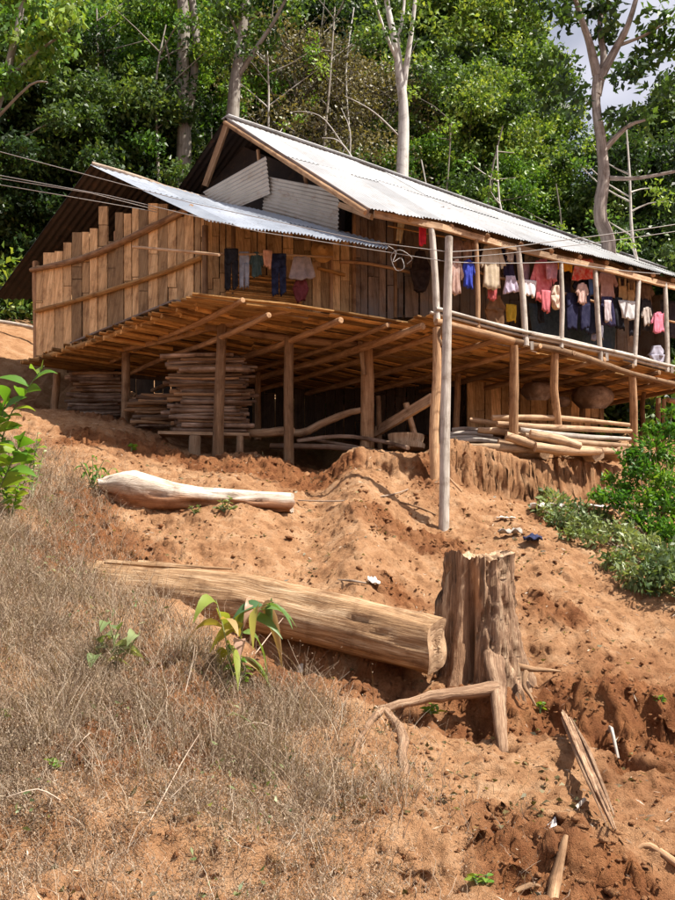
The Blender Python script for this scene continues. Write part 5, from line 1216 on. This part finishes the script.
# fallen leaves
rg = np.random.default_rng(44); m = 2600; y = 4.5+10*rg.uniform(0, 1, m); x = rg.uniform(-.45, .45, m)*y
k = rg.uniform(0, 1, m) < .15+1.2*np.clip(fbm(x*.7+5, y*.7, 2, 95), 0, 1); x, y = x[k], y[k]
dr = np.stack([rg.normal(0, 1, len(x)), rg.normal(0, 1, len(x)), np.zeros(len(x))], 1)
V, Fc, T = leaves(np.stack([x, y, gz(x, y)+.015], 1), .06, .03, 45, -.1, fold=.2, dirs=dr*2)
o = fastmesh('fallen_leaves', V, Fc, M['leaf_dry'], T); tag(o, 'dry fallen leaves scattered over the bare soil', 'leaves', None, 'stuff')
# straw and chips strewn on the soil
rg = np.random.default_rng(21); m = 5200; y = 4.5+10*rg.uniform(0, 1, m)**1.0; x = rg.uniform(-.5, .5, m)*y
k = rg.uniform(0, 1, m) < .35+.9*np.clip(fbm(x*.8, y*.8, 2, 91), 0, 1); x, y = x[k], y[k]
dr = np.stack([rg.normal(0, 1, len(x)), rg.normal(0, 1, len(x)), np.zeros(len(x))], 1); e_ = .04
sl = (gz(x+dr[:, 0]*e_, y+dr[:, 1]*e_)-gz(x, y))/e_; dr[:, 2] = sl
c_ = np.stack([x, y, gz(x, y)+.012], 1); V, Fc, T = leaves(c_, .07, .010, 22, 0, fold=.03, dirs=dr*4)
o = fastmesh('straw', V, Fc, M['dry'], T); tag(o, 'straw and wood chips strewn over the bare soil', 'straw', None, 'stuff')
# clods
def clods(N_, seed):
    rg = np.random.default_rng(seed); phi = (1+5**.5)/2
    ico = np.array([(-1, phi, 0), (1, phi, 0), (-1, -phi, 0), (1, -phi, 0), (0, -1, phi), (0, 1, phi), (0, -1, -phi), (0, 1, -phi), (phi, 0, -1), (phi, 0, 1), (-phi, 0, -1), (-phi, 0, 1)])/1.9
    fc = np.array([(0, 11, 5), (0, 5, 1), (0, 1, 7), (0, 7, 10), (0, 10, 11), (1, 5, 9), (5, 11, 4), (11, 10, 2), (10, 7, 6), (7, 1, 8), (3, 9, 4), (3, 4, 2), (3, 2, 6), (3, 6, 8), (3, 8, 9), (4, 9, 5), (2, 4, 11), (6, 2, 10), (8, 6, 7), (9, 8, 1)])
    y = 4.5+9.5*rg.uniform(0, 1, N_*3)**.9; x = rg.uniform(-.47, .47, N_*3)*y
    _, rgh = detail(x, y); st = np.abs(gz(x, y+.06)-gz(x, y-.06))/.12
    k = rg.uniform(0, 1, len(x)) < .10+.5*rgh+.35*np.clip(st-.4, 0, 1); x, y = x[k][:N_], y[k][:N_]; n_ = len(x)
    s = .005+.024*rg.uniform(0, 1, n_)**6+.009*rg.uniform(0, 1, n_)
    sc = rg.uniform(.5, 1.4, (n_, 1, 3))*np.array([1, 1, .7]); V = ico[None]*s[:, None, None]*sc*(1+rg.normal(0, .30, (n_, 12, 1)))+np.stack([x, y, gz(x, y)+s*.25], 1)[:, None]
    Fq = fc[None]+np.arange(n_)[:, None, None]*12; return V.reshape(-1, 3), Fq.reshape(-1, 3), np.full(n_*12, .35)
V, Fc, T = clods(11000, 8)
o = fastmesh('soil_clods', V, Fc, M['soil'], T); tag(o, 'loose lumps of red soil scattered over the slope', 'soil lumps', None, 'stuff')

# leafy plants with modelled leaves
def leafblade(b, base, d, up, L_, W_, bend, t):
    d = V3(d)/np.linalg.norm(d); s = np.cross(d, up); s /= np.linalg.norm(s)+1e-9; nn = np.cross(s, d); ro = R.uniform(-1.1, 1.1); s, nn = s*math.cos(ro)+nn*math.sin(ro), nn*math.cos(ro)-s*math.sin(ro)
    prof = [.12, .6, .95, 1.0, .8, .45, .05]; V = []
    for i, w in enumerate(prof):
        f = i/6; c = V3(base)+d*L_*f*(1-.25*bend*f)-V3((0, 0, 1))*bend*L_*f*f*.7
        for q in (-1, 0, 1): V.append(c+s*q*W_*.5*w+nn*(abs(q)*W_*.18*w))
    b.add(V, [(i*3+j, i*3+j+1, i*3+j+4, i*3+j+3) for i in range(6) for j in range(2)], None, t)
def plant(name, label, cat, stems, mat, L_, W_, nleaf, bend, seed, tr=(.2, 1), stemr=.008, hang=0, group=None):
    rr = random.Random(seed); root = thing(name, label, cat, group=group); sb = MB(); lb = MB()
    for pts in stems:
        q = [V3(p) for p in pts]; sb.tube(q, list(np.linspace(stemr, stemr*.5, len(q))), 6, .05)
        for k in range(nleaf):
            u = .3+.7*(k+.5)/nleaf; c = poly(q, u); an = k*2.4+rr.uniform(-.4, .4); d = V3((math.cos(an), math.sin(an)*.9, rr.uniform(.1, .8)-hang))
            leafblade(lb, c, d, (0, 0, 1), L_*rr.uniform(.7, 1.2), W_*rr.uniform(.8, 1.15), bend*rr.uniform(.6, 1.3), rr.uniform(*tr))
    sb.build('stem', M['leaf_grey'] if stemr < .012 else M['twig'], root); lb.build('foliage', M[mat], root, True); settle(root); return root
def gstem(px, py, tips, Yoff=0):
    a = gp(px, py, -.02); return [[a, (a+P(x, y, a[1]+Yoff+dy))/2+V3((R.uniform(-.03, .03), 0, .03)), P(x, y, a[1]+Yoff+dy)] for x, y, dy in tips]
plant('sapling', 'big leafed green sapling at the left edge beside the house', 'plant', [[P(-12, 520, 7.6), P(0, 450, 7.6), P(12, 412, 7.5), P(44, 366, 7.4)], [P(-14, 500, 7.6), P(-4, 440, 7.5), P(6, 400, 7.4)], [P(-10, 510, 7.4), P(8, 470, 7.3), P(22, 440, 7.2)]], 'leaf_bright', .30, .11, 16, .45, 1, (.2, .9))
plant('weed_plant', 'yellow green leafy weed at the left edge under the big leafed sapling', 'plant', gstem(10, 520, [(8, 470, 0), (28, 450, .1), (40, 440, .2), (-4, 460, 0), (18, 485, -.2)]), 'leaf_bright', .15, .075, 16, .4, 2, (.4, 1))
plant('weed_plant', 'grey flowering weed right of the big leafed sapling', 'plant', gstem(32, 500, [(26, 440, 0), (38, 432, .1), (44, 450, .1), (36, 460, 0)]), 'leaf_grey', .07, .03, 12, .3, 3, (.5, 1))
plant('seedling', 'small green seedling growing at the left end of the bleached log', 'plant', gstem(92, 488, [(80, 462, 0), (92, 455, 0), (104, 460, .1), (112, 468, 0), (98, 468, -.1)]), 'leaf_bright', .17, .04, 6, 1.1, 4, (.1, .6))
plant('seedling', 'tiny bright plant on the soil lip above the bleached log', 'plant', gstem(131, 452, [(128, 446, 0), (134, 445, 0)]), 'leaf_bright', .11, .06, 4, .3, 5, (.3, .8))
plant('weed_plant', 'little weed growing on the bleached log at its middle', 'plant', gstem(225, 512, [(222, 500, 0), (230, 497, 0), (214, 508, 0), (236, 508, 0)]), 'leaf_grey', .09, .035, 7, .4, 6, (.2, .8))
plant('weed_plant', 'small grey weed under the bleached log', 'plant', gstem(196, 515, [(190, 506, 0), (198, 505, 0)]), 'leaf_grey', .07, .03, 7, .4, 16, (.2, .6))
plant('young_tree', 'young plant with long drooping olive and yellow leaves in front of the big log', 'plant', [[P(236, 690, 7.35), P(238, 650, 7.35), P(246, 618, 7.35), P(256, 600, 7.3)], [P(234, 690, 7.3), P(226, 640, 7.25), P(216, 600, 7.2)], [P(246, 618, 7.35), P(262, 606, 7.2), P(274, 602, 7.15)]], 'leaf_olive', .42, .11, 8, 1.2, 7, (.0, 1), .008, .2)
plant('seedling', 'low yellow green seedling at the base of the drooping young plant', 'plant', gstem(237, 688, [(230, 660, 0), (240, 655, 0), (246, 665, -.05)]), 'leaf_bright', .10, .045, 7, .6, 17, (.5, 1))
plant('weed_plant', 'broad pale leafed weed in the dry weeds left of the drooping plant', 'plant', gstem(115, 668, [(100, 640, 0), (120, 625, 0), (140, 632, 0), (95, 655, -.1), (108, 618, 0)]), 'leaf_grey', .24, .10, 3, .8, 8, (.3, 1))
plant('seedling', 'bright green seedling beneath the reddish root', 'plant', gstem(430, 717, [(426, 709, 0), (434, 707, 0), (438, 712, 0)]), 'leaf_bright', .09, .035, 7, .3, 9, (.4, .9))
plant('grass_blade', 'single pale green arched blade in weeds below the young plant', 'plant', [[gp(262, 742, 0), P(250, 722, 6.6), P(232, 712, 6.6)]], 'leaf_grey', .16, .02, 2, .6, 10, (.6, 1))
for i, (px, py, lb) in enumerate([(50, 505, 'small yellow tinted seedling left below the bleached log'), (205, 412, None), (375, 558, None), (480, 885, 'tiny green seedling at the bottom edge'), (660, 705, 'tiny green weed on the right bank'), (540, 712, 'tiny green weed in the dark hollow'), (55, 770, 'tiny green leaf low in the dry weeds at left'), (5, 720, 'small green leaf pair at the left edge')]):
    if lb: plant('seedling', lb, 'plant', gstem(px, py, [(px-3, py-8, 0), (px+4, py-9, 0)]), 'leaf_bright', .07, .03, 5, .4, 30+i, (.3, .9))
# the leafy bushes at right
def bush(name, label, region, n_, size, seed, mat, Ld, pts_stems, per, tb=(.2, .9), low=False):
    root = thing(name, label, 'bush'); rg = random.Random(seed); cs = []
    for (x, y, Y, r) in region:
        h_ = hit(x, y) if low else P(x, y, Y)
        cs.append((h_+V3((0, -.05, r*.6)) if low else h_, r, rg.uniform(*tb)))
    b = MB(); base = down(P(*pts_stems), .05)
    for c, r, _ in cs: b.tube([base, (base+c)/2+NR.normal(0, .06, 3), c], [.02, .012, .006], 5, .1, caps=False)
    b.build('stem', M['twig'], root)
    p, t = crown_pts(cs, per, seed, .15); V, Fc, T = leaves(p, Ld, Ld*.42, seed, .05, t, fold=.1); fastmesh('foliage', V, Fc, M[mat], T, root); settle(root)
bush('bush', 'tall bright green leafy bush at the right edge under the veranda end', [(655, 450, 12.6, .28), (670, 430, 12.7, .25), (640, 470, 12.4, .26), (665, 480, 12.3, .3), (690, 460, 12.6, .35), (650, 500, 12.2, .3), (680, 505, 12.1, .35), (625, 488, 12.4, .2), (672, 412, 12.8, .12), (648, 428, 12.7, .1), (610, 478, 12.5, .12), (665, 530, 11.9, .3), (690, 545, 11.8, .35), (640, 520, 12.1, .22), (618, 500, 12.2, .2), (632, 455, 12.5, .2), (600, 495, 12.3, .14), (660, 560, 11.6, .3)], 0, 0, 41, 'leaf_bright', .10, (665, 560, 12.0), 2600, (.0, .55))
bush('bush', 'low grey green bush sprawling right of the path below the taller bush', [(555, 510, 12.4, .22), (575, 520, 12.2, .24), (545, 500, 12.6, .14), (600, 530, 12.0, .25), (620, 545, 11.7, .27), (590, 548, 11.7, .2), (640, 560, 11.4, .3), (665, 575, 11.1, .3), (615, 570, 11.3, .22), (650, 595, 10.9, .24), (680, 600, 10.8, .3), (568, 540, 11.9, .14), (535, 512, 12.5, .1), (600, 505, 12.6, .16), (630, 520, 12.2, .2), (690, 570, 11.2, .3), (560, 530, 0, .26), (585, 535, 0, .25), (548, 518, 0, .2), (660, 585, 0, .3), (630, 585, 0, .22)], 0, 0, 42, 'leaf_grey', .10, (625, 570, 11.5), 1700, (.0, .75), True)
print('verts ground', nx_*ny_)
